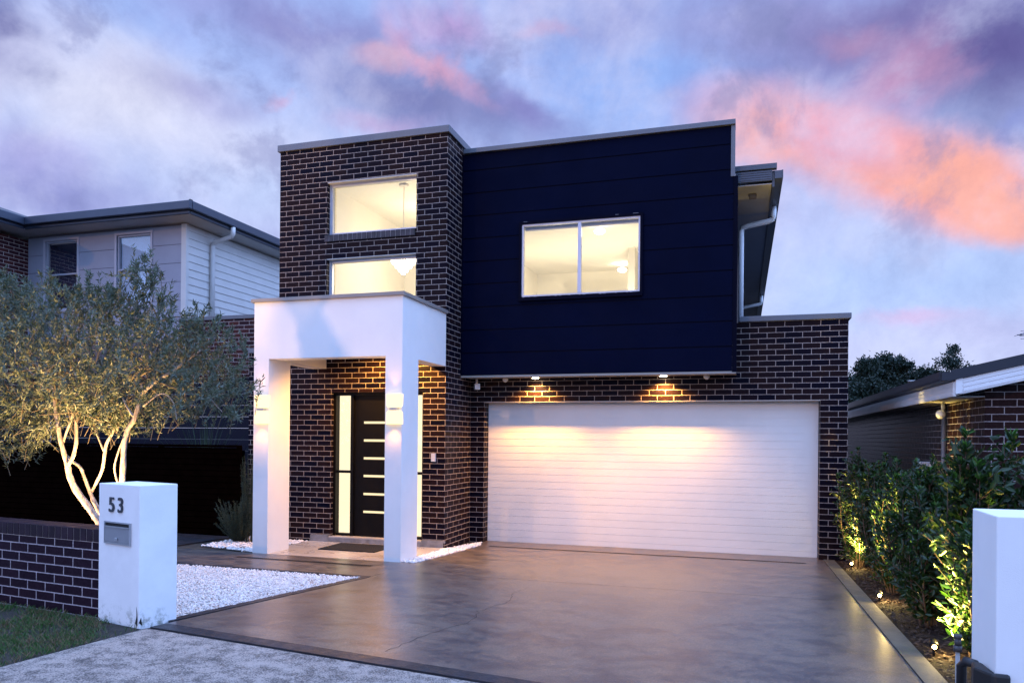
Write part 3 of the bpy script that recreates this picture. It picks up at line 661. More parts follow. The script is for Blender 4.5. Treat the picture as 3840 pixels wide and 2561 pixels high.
# ------------------------------------------------------------ left neighbour
nb = thing('neighbour_house', (-8.8, 1.3, 0), 'two storey grey clad house with slim gutter behind the olive tree', 'house')
M_board = mat('grey_board', (.34, .34, .40), .6, var=.05, vscale=2); M_weather = mat('cream_weatherboard', (.66, .63, .60), .6, var=.04)
YL = 1.3; bd = MB(); zz = [3.65, 4.08, 4.467, 4.855, 5.242, 5.627, 6.02]; W1 = (-10.50, -9.60, 4.40, 5.92); W2 = (-8.53, -7.64, 4.41, 5.92)
for a, b in zip(zz[:-1], zz[1:]):
    hs = [(w[0], w[1], max(a, w[2]), min(b, w[3])) for w in (W1, W2) if a < w[3] and b > w[2]]
    bd.wall(-11.0, -6.86, a+.005, b-.005, YL, YL+.03, hs)
bd.build('wall_boards', M_board, nb)
B(-11.0, -6.86, YL+.012, YL+.2, 2.86, 6.02).build('backing_wall', mat('board_gap', (.12, .10, .11), .8), nb) if False else None
bw_ = MB(); bw_.wall(-11.0, -6.86, 2.86, 6.06, YL+.012, YL+.15, [W1, W2]); bw_.build('backing_wall', mat('board_gap', (.15, .13, .14), .8), nb)
sd_ = MB(); z = 2.9; i = 0
while z < 6.03:
    z1 = min(z+.159, 6.04); vs = [(-6.75, YL+.02, z), (-6.75, 9, z), (-6.766, 9, z1), (-6.766, YL+.02, z1), (-6.765, YL+.02, z), (-6.765, 9, z), (-6.79, 9, z1), (-6.79, YL+.02, z1)]
    sd_.add(vs, [(0, 1, 2, 3), (0, 4, 5, 1), (4, 7, 6, 5), (0, 3, 7, 4), (3, 2, 6, 7)]); z = z1
sd_.build('weatherboard_wall', M_weather, nb); B(-6.86, -6.74, YL-.012, YL+.07, 2.9, 6.04).build('corner_post', M_weather, nb)
for w, g in ((W1, (.02, .03, .07)), (W2, (.55, .66, .82))):
    fm = MB(); q = .05
    fm.box(w[0]-q, w[1]+q, YL-.02, YL-.001, w[3], w[3]+q); fm.box(w[0]-q, w[1]+q, YL-.035, YL-.001, w[2]-q, w[2]); fm.box(w[0]-q, w[0], YL-.02, YL-.001, w[2], w[3]); fm.box(w[1], w[1]+q, YL-.02, YL-.001, w[2], w[3])
    wi = fm.build('window', mat('window_trim', (.50, .47, .52), .5), nb)
    f2 = MB(); a, b, c, d = w; m_ = (c+d)/2+.02
    f2.box(a, b, YL+.02, YL+.07, d-.04, d); f2.box(a, b, YL+.02, YL+.07, c, c+.04); f2.box(a, a+.035, YL+.02, YL+.07, c+.04, d-.04); f2.box(b-.035, b, YL+.02, YL+.07, c+.04, d-.04); f2.box(a+.035, b-.035, YL+.015, YL+.065, m_-.018, m_+.018)
    f2.build('frame', mat('sash_frame', (.42, .42, .48), .4), wi)
    B(a+.035, b-.035, YL+.045, YL+.05, c+.04, d-.04).build('pane', M_glass, wi)
    B(a+.036, b-.036, YL+.09, YL+.10, c+.04, d-.04).build('blind', mat('roller_blind', g, .8, var=.03, spec=.3), wi)
# brick wing on the far left
B(-14, -11.0, -1.6, YL+.1, 0, 5.98).build('brick_wing', M_nbrick, nb)
# eaves, gutter, roof
M_ngut = mat('blue_grey_gutter', (.040, .052, .080), .4, .2, var=.05)
sf = MB(); sf.box(-10.5, -6.27, .83, YL+.1, 6.062, 6.075); sf.box(-6.86, -6.27, YL+.101, 9, 6.062, 6.075); sf.box(-14, -10.5, -2.1, YL+.1, 6.062, 6.075); sf.build('soffit', M_soffit, nb)
gu = MB(); gu.box(-10.52, -6.25, .795, .828, 6.06, 6.19); gu.box(-10.40, -6.16, .70, .79, 6.13, 6.30); gu.box(-6.268, -6.235, .83, 9.1, 6.06, 6.19); gu.box(-6.232, -6.145, .79, 9.1, 6.13, 6.30)
gu.box(-10.52, -10.49, -2.1, .79, 6.06, 6.19); gu.box(-10.48, -10.40, -2.1, .79, 6.13, 6.30)
gu.build('gutter', M_ngut, nb, bevel=.015)
M_tiles = mat('roof_tile', (.05, .05, .06), .6, var=.3, vscale=6)
rf = MB(); rf.add([(-10.45, .76, 6.28), (-6.2, .76, 6.28), (-6.2, 9, 6.28), (-10.45, 9, 6.28), (-8.3, 3.4, 6.98), (-8.3, 9, 6.98)], [(0, 1, 4), (1, 2, 5, 4), (3, 0, 4, 5)])
rf.add([(-14, -2.1, 6.28), (-10.42, -2.1, 6.28), (-10.42, 2.6, 6.28), (-14, 2.6, 6.28), (-12.2, .2, 6.95)], [(0, 1, 4), (1, 2, 4), (2, 3, 4), (3, 0, 4)])
rf.tube([(-6.24, .82, 6.30), (-8.3, 3.4, 7.0)], .055, 6); rf.tube([(-10.45, -2.0, 6.30), (-12.2, .2, 6.98)], .055, 6); rf.build('roof', M_tiles, nb)
dp = MB(); dp.tube([(-6.19, 2.05, 6.12), (-6.19, 2.05, 5.98), (-6.23, 2.05, 5.93), (-6.62, 2.05, 5.84), (-6.69, 2.05, 5.80), (-6.70, 2.05, 5.74), (-6.70, 2.05, 3.0)], .05, 12); dp.build('downpipe', M_weather, nb)
# ground floor: brick parapet and dark garage door
gf = MB(); gf.wall(-11.0, -4.6, 0, 4.02, YL-.06, YL-.012+.0, [(-10.3, -5.0, -.1, 2.85), (-11, -6.85, 3.0, 4.02)]); gf.build('ground_wall', M_nbrick, nb)
B(-4.9, -4.6, YL-.01, 8, 0, 4.02).build('side_wall', M_nbrick, nb)
B(-6.84, -4.56, YL-.09, YL+.03, 4.02, 4.09).build('parapet_coping', M_coping, nb)
sheeting = MB(); z = 0
while z < 2.84: sheeting.box(-10.3, -5.0, YL, YL+.03, z, min(z+.225, 2.846)); z += .23
sheeting.build('garage_door', mat('dark_garage_panel', (.008, .010, .022), .5, spec=.1, var=.1), nb)

# ------------------------------------------------------------ slatted fence
M_slat = mat('dark_slat', (.003, .0013, .0009), .9, spec=.0, var=.3, vscale=5)
fe = thing('slat_fence', (-6.5, -.95, 0), 'dark horizontal slat fence standing behind the olive tree', 'fence')
sm = MB(); z = .04
while z < 1.46: sm.box(-13.5, -3.66, -.98, -.96, z, z+.085); z += .097
sm.box(-13.5, -3.66, -1.0, -.94, 1.49, 1.53); sm.build('slats', M_slat, fe)
for x in (-12.4, -10.6, -8.8, -7.0, -5.3, -3.72): B(x-.035, x+.035, -.958, -.90, 0, 1.49).build('post', M_slat, fe)
B(-13.5, -3.66, -.88, -.86, 0, 1.44).build('backing_panel', mat('fence_back', (.001, .001, .001), .95, spec=0), fe)

# ------------------------------------------------------------ letterbox pillar and low brick wall
A = -math.radians(13.6); LC = (-.325, -6.627)
def rp(u, v, z=0): ca, sa = math.cos(A), math.sin(A); return (LC[0]+u*ca-v*sa, LC[1]+u*sa+v*ca, z)
def rbox(mb, u0, u1, v0, v1, z0, z1):
    vs = [rp(u, v, z) for z in (z0, z1) for v in (v0, v1) for u in (u0, u1)]
    return mb.add(vs, [(0, 2, 3, 1), (4, 5, 7, 6), (0, 1, 5, 4), (2, 6, 7, 3), (0, 4, 6, 2), (1, 3, 7, 5)])
def weathered_render():
    m = mat('weathered_render', (.78, .78, .78), .8); N = NT(m.node_tree); p = m.node_tree.nodes['Principled BSDF']
    pos = N.n('ShaderNodeNewGeometry').outputs['Position']; s_ = N.n('ShaderNodeSeparateXYZ'); N.l(pos, s_.inputs[0])
    hgt = N.ramp(s_.outputs[2], .15, .36, 1, 0); d = N.math('MULTIPLY', hgt, N.ramp(N.noise(pos, 13, 6, .7), .48, .66))
    c = N.mix(N.ramp(N.noise(pos, 4, 5, .6), .3, .7), (.75, .75, .75), (.81, .81, .81)); c = N.mix(N.math('MULTIPLY', d, .8), c, (.16, .17, .12))
    N.l(c, p.inputs['Base Color']); b = N.n('ShaderNodeBump'); b.inputs['Distance'].default_value = .0018; N.l(N.noise(pos, 150, 4, .6), b.inputs['Height']); N.l(b.outputs[0], p.inputs['Normal']); return m
M_wr = weathered_render()
lb = thing('letterbox_pillar', (*rp(-.28, .17)[:2], .16), 'white rendered letterbox pillar numbered 53 at the left of the driveway', 'letterbox')
mb = MB(); rbox(mb, -.558, 0, 0, .335, .10, 1.283); mb.build('pillar', M_wr, lb, bevel=.006)
mb = MB(); mb.add([rp(-.045, -.0015, .19), rp(-.02, -.0015, .165), rp(-.012, -.0015, .22), rp(-.020, -.0015, .29), rp(-.03, -.0015, .33), rp(-.028, -.0015, .25)], [(0, 1, 2, 3, 4, 5)])
mb.add([rp(.0015, .0, .20), rp(.0015, .03, .17), rp(.0015, .02, .24)], [(0, 1, 2)]); mb.build('render_crack', M_crack, lb)
def txt(body, size, ext, name, m, par, loc, rz, sxx=1.):
    c = D.curves.new('t', 'FONT'); c.body = body; c.size = size; c.extrude = ext; c.offset = .0012; tmp = D.objects.new('t', c); COL.objects.link(tmp)
    dg = bpy.context.evaluated_depsgraph_get(); me = D.meshes.new_from_object(tmp.evaluated_get(dg)); D.objects.remove(tmp)
    Mx = Matrix.Translation(loc) @ Matrix.Rotation(rz, 4, 'Z') @ Matrix.Rotation(math.pi/2, 4, 'X') @ Matrix.Diagonal((sxx, 1, 1, 1)); me.transform(Mx)
    return link(name, me, m, par)
M_num = mat('charcoal_numeral', (.022, .025, .035), .45)
txt('5', .172, .005, 'house_numeral', M_num, lb, Vector(rp(-.412, -.006, 1.057)), A, 1.02); txt('3', .172, .005, 'house_numeral', M_num, lb, Vector(rp(-.292, -.006, 1.057)), A, 1.02)
M_st = mat('brushed_steel', (.30, .31, .34), .4, .5, var=.08)
mf = MB(); u0, u1, z0, z1 = -.462, -.108, .797, .978
for q in ((u0, u1, z1-.010, z1), (u0, u1, z0, z0+.014), (u0, u0+.011, z0+.014, z1-.010), (u1-.011, u1, z0+.014, z1-.010)): rbox(mf, q[0], q[1], -.014, -.001, q[2], q[3])
ms_ = mf.build('mail_slot', mat('slot_frame', (.42, .43, .46), .35, .6), lb)
fb_ = MB(); rbox(fb_, u0+.012, u1-.012, -.004, -.0012, z0+.015, z1-.011); fb_.build('slot_opening', M_grate, ms_)
fb_ = MB(); rbox(fb_, u0+.013, u1-.013, -.012, -.0045, z0+.016, z1-.045); fb_.build('flap', M_st, ms_)
fb_ = MB(); rbox(fb_, u0+.013, u1-.013, -.022, -.0045, z1-.044, z1-.036); fb_.build('flap_lip', D.materials['slot_frame'], ms_)
fb_ = MB(); rbox(fb_, -.30, -.272, -.024, -.0125, z0+.032, z0+.056); fb_.build('lock', D.materials['slot_frame'], ms_, bevel=.003)

AW = -math.radians(7.0); WC = (-.865, -6.425)
def wbox(mb, u0, u1, v0, v1, z0, z1):
    ca, sa = math.cos(AW), math.sin(AW); vs = [(WC[0]+u*ca-v*sa, WC[1]+u*sa+v*ca, z) for z in (z0, z1) for v in (v0, v1) for u in (u0, u1)]
    return mb.add(vs, [(0, 2, 3, 1), (4, 5, 7, 6), (0, 1, 5, 4), (2, 6, 7, 3), (0, 4, 6, 2), (1, 3, 7, 5)])
gw = thing('garden_wall', (-3.2, -6.1, .15), 'low dark brick garden wall with upright capping bricks left of the letterbox', 'wall')
M_wbrick = brick_mat('garden_wall_brick', (.022, .010, .018), (.015, .008, .015), (.36, .32, .34), rot=AW, zoff=.02, ms=.0055, rh=.0811)

mb = MB(); wbox(mb, -6, .02, 0, .22, .05, .772); mb.build('brick_courses', M_wbrick, gw)
M_capb = mat('capping_brick', (.020, .010, .018), .55, spec=.15, var=.35, vscale=7, bump=.002)
cpb = MB(); u = -6.0
while u < .0: wbox(cpb, u+.004, min(u+.0775, .015), -.002, .226, .776+random.uniform(-.001, .001), .884+random.uniform(-.0015, .0015)); u += .0811
cpb.build('capping_bricks', M_capb, gw, bevel=.004)
mb = MB(); wbox(mb, -6, .013, .004, .22, .772, .878); mb.build('cap_mortar', D.materials['mortar'], gw)

# right gate pillar
gp_ = thing('gate_pillar', (5.75, -6.75, .15), 'plain white rendered pillar cut off by the right edge beside the hedge', 'pillar')
gpm = MB(); gpm.prism([(5.478, -6.985), (6.05, -6.945), (6.05, -6.49), (5.492, -6.51)], .0, 1.305); gpm.build('pillar', M_wr if False else mat('pillar_render', (.79, .79, .79), .8, var=.02, bump=.0015, bscale=200), gp_, bevel=.006)
# irrigation pipe and meter beside it
ip = thing('irrigation_riser', (5.474, -6.30, .157), 'thin grey tap riser with threaded fitting standing in the mulch', 'pipe')
m1 = MB(); m1.cyl((5.474, -6.30, .10), .012, .33, 12); m1.build('riser_pipe', mat('grey_pipe', (.32, .34, .35), .5), ip)
m1 = MB(); m1.cyl((5.474, -6.30, .425), .024, .035, 14); m1.cyl((5.474, -6.30, .462), .019, .04, 14); m1.cyl((5.474, -6.30, .503), .023, .022, 8); m1.build('fitting', mat('pipe_fitting', (.05, .05, .055), .5), ip)
wm = thing('water_meter', (5.50, -6.66, .16), 'dark water meter assembly with elbow pipes at the foot of the white pillar', 'water meter')
m1 = MB(); m1.tube([(5.42, -6.60, .12), (5.42, -6.60, .42), (5.435, -6.63, .455), (5.47, -6.66, .45), (5.50, -6.72, .40)], .026, 12); m1.tube([(5.40, -6.94, .05), (5.41, -6.96, .27), (5.43, -6.99, .30), (5.50, -7.03, .31)], .024, 12); m1.build('elbow_pipe', mat('black_pipe', (.012, .012, .014), .45), wm)
m1 = MB(); m1.prism([(5.40, -6.90), (5.46, -7.02), (5.54, -7.02), (5.54, -6.99), (5.478, -6.985), (5.47, -6.80), (5.42, -6.78)], .06, .50); m1.build('meter_body', mat('black_plastic', (.008, .008, .009), .5), wm, bevel=.02)
m1 = MB(); m1.cyl((5.45, -7.022, .26), .03, -.03, 16, 'y'); m1.build('pipe_nut', mat('galvanised', (.25, .26, .28), .4, .5), wm)

# ------------------------------------------------------------ right neighbour
rn = thing('neighbour_house', (9, 2, 0), 'single storey brown brick house with white bargeboard behind the hedge', 'house')
YR = -2.03; rw = MB()
def roofz(x): return 2.43+(x-6.345)*.235
xw = 6.77
rw.add([(xw, YR, -.1), (15, YR, -.1), (15, YR, roofz(15)-.23), (xw, YR, roofz(xw)-.23), (xw, 12, -.1), (xw, 12, 2.3)], [(0, 1, 2, 3), (4, 0, 3, 5)]); rw.build('brick_wall', M_rbrick, rn)
M_dark = mat('dark_metal_roof', (.018, .020, .030), .45, .1)
bg_ = MB()
def slopebox(mb, x0, x1, y0, y1, dz0, dz1):
    vs = [(x, y, roofz(x)+dz) for dz in (dz0, dz1) for y in (y0, y1) for x in (x0, x1)]
    return mb.add(vs, [(0, 2, 3, 1), (4, 5, 7, 6), (0, 1, 5, 4), (2, 6, 7, 3), (0, 4, 6, 2), (1, 3, 7, 5)])
slopebox(bg_, 6.43, 15, -2.42, -2.40, -.255, -.095); 
for i in range(3): slopebox(bg_, 6.46, 15, -2.427, -2.4205, -.235+i*.048, -.205+i*.048)
slopebox(bg_, 6.39, 6.455, -2.432, -2.405, -.245, -.090); bg_.build('bargeboard', M_white, rn)
rs = MB(); slopebox(rs, 6.36, 15, -2.44, 12, -.088, -.075); slopebox(rs, 6.34, 15, -2.445, -2.43, -.088, .02); rs.build('roof', M_dark, rn)
gu = MB(); gu.box(6.24, 6.345, -2.43, 12, 2.335, 2.352); gu.box(6.235, 6.25, -2.43, 12, 2.353, 2.435); gu.box(6.251, 6.345, -2.45, -2.433, 2.34, 2.43); gu.build('gutter', M_dark, rn)
fa = MB(); fa.box(6.375, 6.40, -2.40, 12, 2.175, 2.33)
for i in range(3): fa.box(6.369, 6.3745, -2.40, 12, 2.19+i*.046, 2.222+i*.046)
fa.build('fascia', M_white, rn)
se = MB(); se.box(6.402, xw-.001, -2.03, 12, 2.183, 2.195); slopebox(se, 6.40, 15, -2.399, -2.032, -.262, -.256); se.build('eave_soffit', M_soffit, rn)
fl2 = MB(); fl2.tube([(6.62, -.9, 2.18), (6.62, -.9, 2.10), (6.60, -.92, 2.06)], .022, 10); fl2.ball((6.585, -.94, 2.03), .055, 14, 10); fl2.build('flood_light', M_white, rn)
MB().cyl((xw-.035, -.45, .1), .028, 2.08, 12).build('drain_pipe', mat('grey_downpipe', (.16, .16, .18), .5), rn)
bx = B(xw-.20, xw-.001, .12, .40, 1.01, 1.41).build('meter_box', mat('meter_box_paint', (.62, .63, .66), .5), rn, bevel=.01)
MB().ball((xw-.205, .26, 1.12), .014, 8, 6).build('status_light', emit_mat('green_led', (.02, 1, .45), 3), bx)
for (x, y, z, h_) in ((6.75, 1.6, 2.40, .22), (6.9, 2.5, 2.45, .10)):
    v_ = MB(); v_.cyl((x, y, z), .045, h_, 14); v_.cyl((x, y, z+h_), .056, .025, 14); v_.build('vent_pipe', mat('vent_paint', (.45, .48, .5), .5), rn)
an = thing('tv_antenna', (8.6, 2, 2.8), 'thin television antenna rods above the right hand roofline', 'antenna')
am = MB(); am.cyl((8.62, 2, 2.8), .014, .62, 8); am.build('mast', mat('antenna_metal', (.2, .2, .22), .4, .6), an)
am = MB(); am.tube([(8.30, 2, 3.36), (8.95, 2.0, 3.38)], .008, 6)
for i in range(9): am.tube([(8.33+i*.07, 1.78, 3.36), (8.33+i*.07, 2.22, 3.37)], .004, 5)
for i in range(4): am.tube([(8.30, 1.85, 3.28+i*.04), (8.52, 1.85, 3.28+i*.04)], .004, 5)
am.build('rods', D.materials['antenna_metal'], an)
# ------------------------------------------------------------ foliage helpers
def leaf_mesh(name, P, Dr, L, Wd, fold=.25, quad=False):
    """one folded leaf per point: P base, Dr unit direction, L length, Wd width"""
    n = len(P); up = rng.normal(0, 1, (n, 3)); side = np.cross(Dr, up); side /= np.linalg.norm(side, axis=1, keepdims=True)+1e-9; nrm = np.cross(side, Dr)
    L = np.asarray(L).reshape(-1, 1)*np.ones((n, 1)); Wd = np.asarray(Wd).reshape(-1, 1)*np.ones((n, 1))
    a = P; b = P+Dr*L*.38+side*Wd*.5+nrm*Wd*fold; b2 = P+Dr*L*.72+side*Wd*.38+nrm*Wd*fold*.6-nrm*L*.03
    c = P+Dr*L-nrm*L*.08; d2 = P+Dr*L*.72-side*Wd*.38+nrm*Wd*fold*.6-nrm*L*.03; d = P+Dr*L*.38-side*Wd*.5+nrm*Wd*fold
    if quad:
        V = np.stack([a, b, c, d], 1).reshape(-1, 3); F = np.array([[0, 1, 2], [0, 2, 3]])[None]+4*np.arange(n)[:, None, None]
    else:
        V = np.stack([a, b, b2, c, d2, d], 1).reshape(-1, 3); F = np.array([[0, 1, 2], [0, 2, 3], [0, 3, 4], [0, 4, 5]])[None]+6*np.arange(n)[:, None, None]
    me = D.meshes.new(name); F = F.reshape(-1, 3)
    me.vertices.add(len(V)); me.vertices.foreach_set('co', V.ravel()); me.loops.add(F.size); me.loops.foreach_set('vertex_index', F.ravel())
    me.polygons.add(len(F)); me.polygons.foreach_set('loop_start', np.arange(0, F.size, 3)); me.update(calc_edges=True); me.validate()
    return me
def leaf_mat(name, c1, c2, rough=.5, trans=.25, c3=None):
    m = D.materials.new(name); m.use_nodes = True; N = NT(m.node_tree); p = m.node_tree.nodes['Principled BSDF']; out = m.node_tree.nodes['Material Output']
    g = N.n('ShaderNodeNewGeometry'); c = N.mix(g.outputs['Random Per Island'], c1, c2)
    if c3: c = N.mix(N.math('MULTIPLY', g.outputs['Backfacing'], .8), c, c3)
    N.l(c, p.inputs['Base Color']); p.inputs['Roughness'].default_value = rough
    tr = N.n('ShaderNodeBsdfTranslucent'); N.l(N.mix(1., c, (1.3, 1.5, .6), 'MULTIPLY'), tr.inputs[0])
    mx = N.n('ShaderNodeMixShader'); mx.inputs[0].default_value = trans; N.l(p.outputs[0], mx.inputs[1]); N.l(tr.outputs[0], mx.inputs[2]); N.l(mx.outputs[0], out.inputs[0])
    return m
def catmull(P, R, k=4):
    P = [Vector(p) for p in P]; o = []; r = []
    for i in range(len(P)-1):
        p0, p1, p2, p3 = P[max(i-1, 0)], P[i], P[i+1], P[min(i+2, len(P)-1)]
        for j in range(k):
            t = j/k; o.append(.5*((2*p1)+(p2-p0)*t+(2*p0-5*p1+4*p2-p3)*t*t+(3*p1-p0-3*p2+p3)*t**3)); r.append(R[i]+(R[i+1]-R[i])*t)
    return o+[P[-1]], r+[R[-1]]
def nrm(a): return a/(np.linalg.norm(a, axis=-1, keepdims=True)+1e-9)

# ------------------------------------------------------------ olive tree
OUT= [(-3.87, 3.54), (-3.76, 3.43), (-3.67, 3.39), (-3.51, 3.46), (-3.3, 3.45), (-3.21, 3.29), (-3.13, 3.28), (-3.1, 3.55), (-3.05, 3.44), (-2.94, 3.3), (-2.76, 3.29), (-2.69, 3.38), (-2.56, 3.28), (-2.45, 3.44), (-2.4, 3.27), (-2.29, 3.27), (-2.26, 3.33), (-2.2, 3.2), (-2.08, 3.25), (-1.94, 3.13), (-1.89, 3.37), (-1.8, 3.62), (-1.69, 3.56), (-1.63, 3.32), (-1.55, 3.13), (-1.4, 3.23), (-1.35, 3.09), (-1.19, 3.01), (-1.03, 3.03), (-0.89, 2.95), (-0.85, 2.83), (-0.68, 2.77), (-0.58, 2.66), (-0.5, 2.38), (-0.49, 2.14), (-0.61, 1.86), (-0.77, 1.83), (-0.91, 1.87), (-1.1, 1.9), (-1.22, 1.87), (-1.27, 1.78), (-1.44, 1.77), (-1.5, 1.85), (-1.58, 1.95), (-1.73, 1.79), (-1.89, 1.72), (-2.08, 1.79), (-2.22, 1.76), (-2.37, 1.76), (-2.59, 1.82), (-2.74, 1.77), (-2.86, 1.77), (-2.95, 1.59), (-3.05, 1.79), (-3.2, 1.61), (-3.36, 1.57), (-3.38, 1.48), (-3.6, 1.34), (-3.75, 1.45), (-3.84, 1.42)]
STEMS=[
[(-2.336, -5.0, 0.295, 0.039), (-2.451, -5.0, 0.683, 0.037), (-2.505, -5.0, 0.781, 0.037), (-2.611, -5.0, 0.919, 0.036), (-2.734, -5.0, 1.082, 0.035), (-2.794, -5.0, 1.235, 0.032), (-2.806, -5.0, 1.342, 0.029), (-2.861, -5.0, 1.521, 0.024), (-2.909, -5.0, 1.664, 0.023), (-2.957, -5.0, 1.82, 0.022), (-3.005, -5.0, 1.94, 0.019), (-3.037, -5.0, 2.036, 0.017), (-3.101, -5.0, 2.181, 0.013), (-3.15, -5.0, 2.375, 0.008)] ,
[(-2.768, -5.03, 1.344, 0.02), (-2.69, -5.03, 1.44, 0.019), (-2.644, -5.03, 1.583, 0.019), (-2.648, -5.03, 1.701, 0.018), (-2.671, -5.03, 1.879, 0.017), (-2.679, -5.03, 2.056, 0.015), (-2.714, -5.03, 2.199, 0.012), (-2.792, -5.03, 2.354, 0.008), (-2.932, -5.03, 2.56, 0.005)] ,
[(-2.892, -4.97, 1.592, 0.013), (-2.843, -4.97, 1.725, 0.012), (-2.794, -4.97, 1.881, 0.013), (-2.792, -4.97, 1.988, 0.011), (-2.779, -4.97, 2.132, 0.007), (-2.69, -4.97, 2.37, 0.005)] ,
[(-2.38, -4.9, 0.455, 0.03), (-2.542, -4.9, 0.806, 0.027), (-2.612, -4.9, 0.947, 0.024), (-2.646, -4.9, 1.042, 0.019), (-2.691, -4.9, 1.185, 0.017), (-2.738, -4.9, 1.316, 0.016), (-2.846, -4.9, 1.387, 0.015), (-2.924, -4.9, 1.446, 0.012)] ,
[(-2.657, -4.88, 1.04, 0.014), (-2.544, -4.88, 1.176, 0.016), (-2.455, -4.88, 1.309, 0.016), (-2.412, -4.88, 1.465, 0.017), (-2.383, -4.88, 1.585, 0.016), (-2.31, -4.88, 1.705, 0.014), (-2.279, -4.88, 1.788, 0.012), (-2.224, -4.88, 1.943, 0.008), (-2.123, -4.88, 2.155, 0.006)] ,
[(-2.443, -4.86, 1.507, 0.011), (-2.525, -4.86, 1.656, 0.008), (-2.579, -4.86, 1.764, 0.007), (-2.588, -4.86, 1.884, 0.005)] ,
[(-1.962, -5.2, 0.461, 0.034), (-1.898, -5.2, 1.028, 0.029), (-1.885, -5.2, 1.181, 0.028), (-1.852, -5.2, 1.367, 0.028), (-1.831, -5.2, 1.57, 0.025), (-1.796, -5.2, 1.728, 0.024), (-1.728, -5.2, 1.84, 0.022), (-1.686, -5.2, 1.997, 0.02), (-1.659, -5.2, 2.108, 0.019), (-1.496, -5.2, 2.24, 0.017), (-1.322, -5.2, 2.337, 0.014), (-1.123, -5.2, 2.464, 0.011), (-1.005, -5.2, 2.538, 0.007)] ,
[(-1.906, -5.22, 1.029, 0.011), (-1.922, -5.22, 1.181, 0.01), (-1.945, -5.22, 1.344, 0.01), (-1.883, -5.22, 1.513, 0.008), (-1.815, -5.22, 1.66, 0.007)] ,
[(-1.322, -5.2, 2.348, 0.01), (-1.303, -5.2, 2.457, 0.008), (-1.284, -5.2, 2.567, 0.006)] ,
[(-1.768, -5.1, 2.092, 0.015), (-1.658, -5.1, 2.25, 0.011), (-1.604, -5.1, 2.384, 0.009), (-1.578, -5.1, 2.519, 0.006), (-1.593, -5.1, 2.678, 0.004)] ,
[(-1.643, -5.3, 1.87, 0.011), (-1.741, -5.3, 1.97, 0.009), (-1.81, -5.3, 2.059, 0.006)] ,
[(-1.755, -5.1, 2.16, 0.009), (-1.84, -5.1, 2.275, 0.008), (-1.856, -5.1, 2.423, 0.006), (-1.733, -5.1, 2.75, 0.003), (-1.681, -5.1, 3.065, 0.002)] ,
[(-3.053, -5.0, 2.06, 0.008), (-3.242, -5.0, 2.243, 0.007), (-3.531, -5.0, 2.431, 0.005), (-3.76, -5.0, 2.621, 0.003)] ,
[(-1.411, -5.1, 2.347, 0.007), (-1.087, -5.1, 2.264, 0.004), (-0.886, -5.1, 2.041, 0.003), (-0.741, -5.1, 1.92, 0.002)] ,
[(-1.536, -5.3, 1.969, 0.007), (-1.336, -5.3, 2.099, 0.005), (-1.176, -5.3, 2.011, 0.003), (-1.108, -5.3, 1.838, 0.002)] ,
]

ol = thing('olive_tree', (-2.2, -5.05, .12), 'multi stemmed olive tree lit warm from below behind the low brick wall', 'tree')
tm = MB()
for st in STEMS:
    p, r = catmull([(a, b+.06*math.sin(3*c), c) for a, b, c, d in st], [max(.004, d) for a, b, c, d in st], 4)
    r = [q*(1+.06*math.sin(i*1.7)) for i, q in enumerate(r)]; tm.tube(p, r, 10)
def bark_mat():
    m = mat('olive_bark', (.42, .36, .30), .85); N = NT(m.node_tree); p = m.node_tree.nodes['Principled BSDF']; pos = N.n('ShaderNodeNewGeometry').outputs['Position']
    mp = N.n('ShaderNodeMapping'); mp.inputs['Scale'].default_value = (1, 1, .35); N.l(pos, mp.inputs[0]); a = N.noise(mp.outputs[0], 26, 6, .65, .5)
    N.l(N.mix(N.ramp(a, .35, .65), (.22, .18, .15), (.50, .43, .36)), p.inputs['Base Color']); b = N.n('ShaderNodeBump'); b.inputs['Distance'].default_value = .006; N.l(a, b.inputs['Height']); N.l(b.outputs[0], p.inputs['Normal']); return m
M_bark = bark_mat(); tm.build('trunk', M_bark, ol)
poly = np.array(OUT+[(-4.15, 1.45), (-4.6, 1.8), (-4.9, 2.3), (-4.7, 2.9), (-4.3, 3.4)])
def inside(x, y, poly):
    c = np.zeros(len(x), bool); j = len(poly)-1
    for i in range(len(poly)):
        xi, yi = poly[i]; xj, yj = poly[j]; c ^= ((yi > y) != (yj > y)) & (x < (xj-xi)*(y-yi)/(yj-yi+1e-12)+xi); j = i
    return c
def edge_dist(x, y, poly):
    d = np.full(len(x), 9.)
    for i in range(len(poly)):
        a = poly[i-1]; b = poly[i]; ab = b-a; t = np.clip(((x-a[0])*ab[0]+(y-a[1])*ab[1])/(ab@ab+1e-9), 0, 1); d = np.minimum(d, np.hypot(x-a[0]-t*ab[0], y-a[1]-t*ab[1]))
    return d
n = 2500; X = rng.uniform(-4.9, -.52, n*3); Zc = rng.uniform(1.3, 3.65, n*3); k = inside(X, Zc, poly); X, Zc = X[k][:n], Zc[k][:n]
ed = edge_dist(X, Zc, poly); dep = np.clip(np.sqrt(np.clip(ed, 0, 1))*1.05, .05, 1.0)
# gaps: thin out by a smooth field so that the wall shows through
fld = np.sin(X*4.1+1.3)*np.sin(Zc*5.3+.4)+.6*np.sin(X*9.7+Zc*7.1)+rng.normal(0, .35, len(X))
k = (fld > -.38) | (rng.random(len(X)) < .12); lowright = (X > -1.3) & (Zc < 2.25) & (rng.random(len(X)) < .45); k &= ~lowright
X, Zc, dep, ed = X[k], Zc[k], dep[k], ed[k]
Yc = -5.05+rng.uniform(-1, 1, len(X))*dep
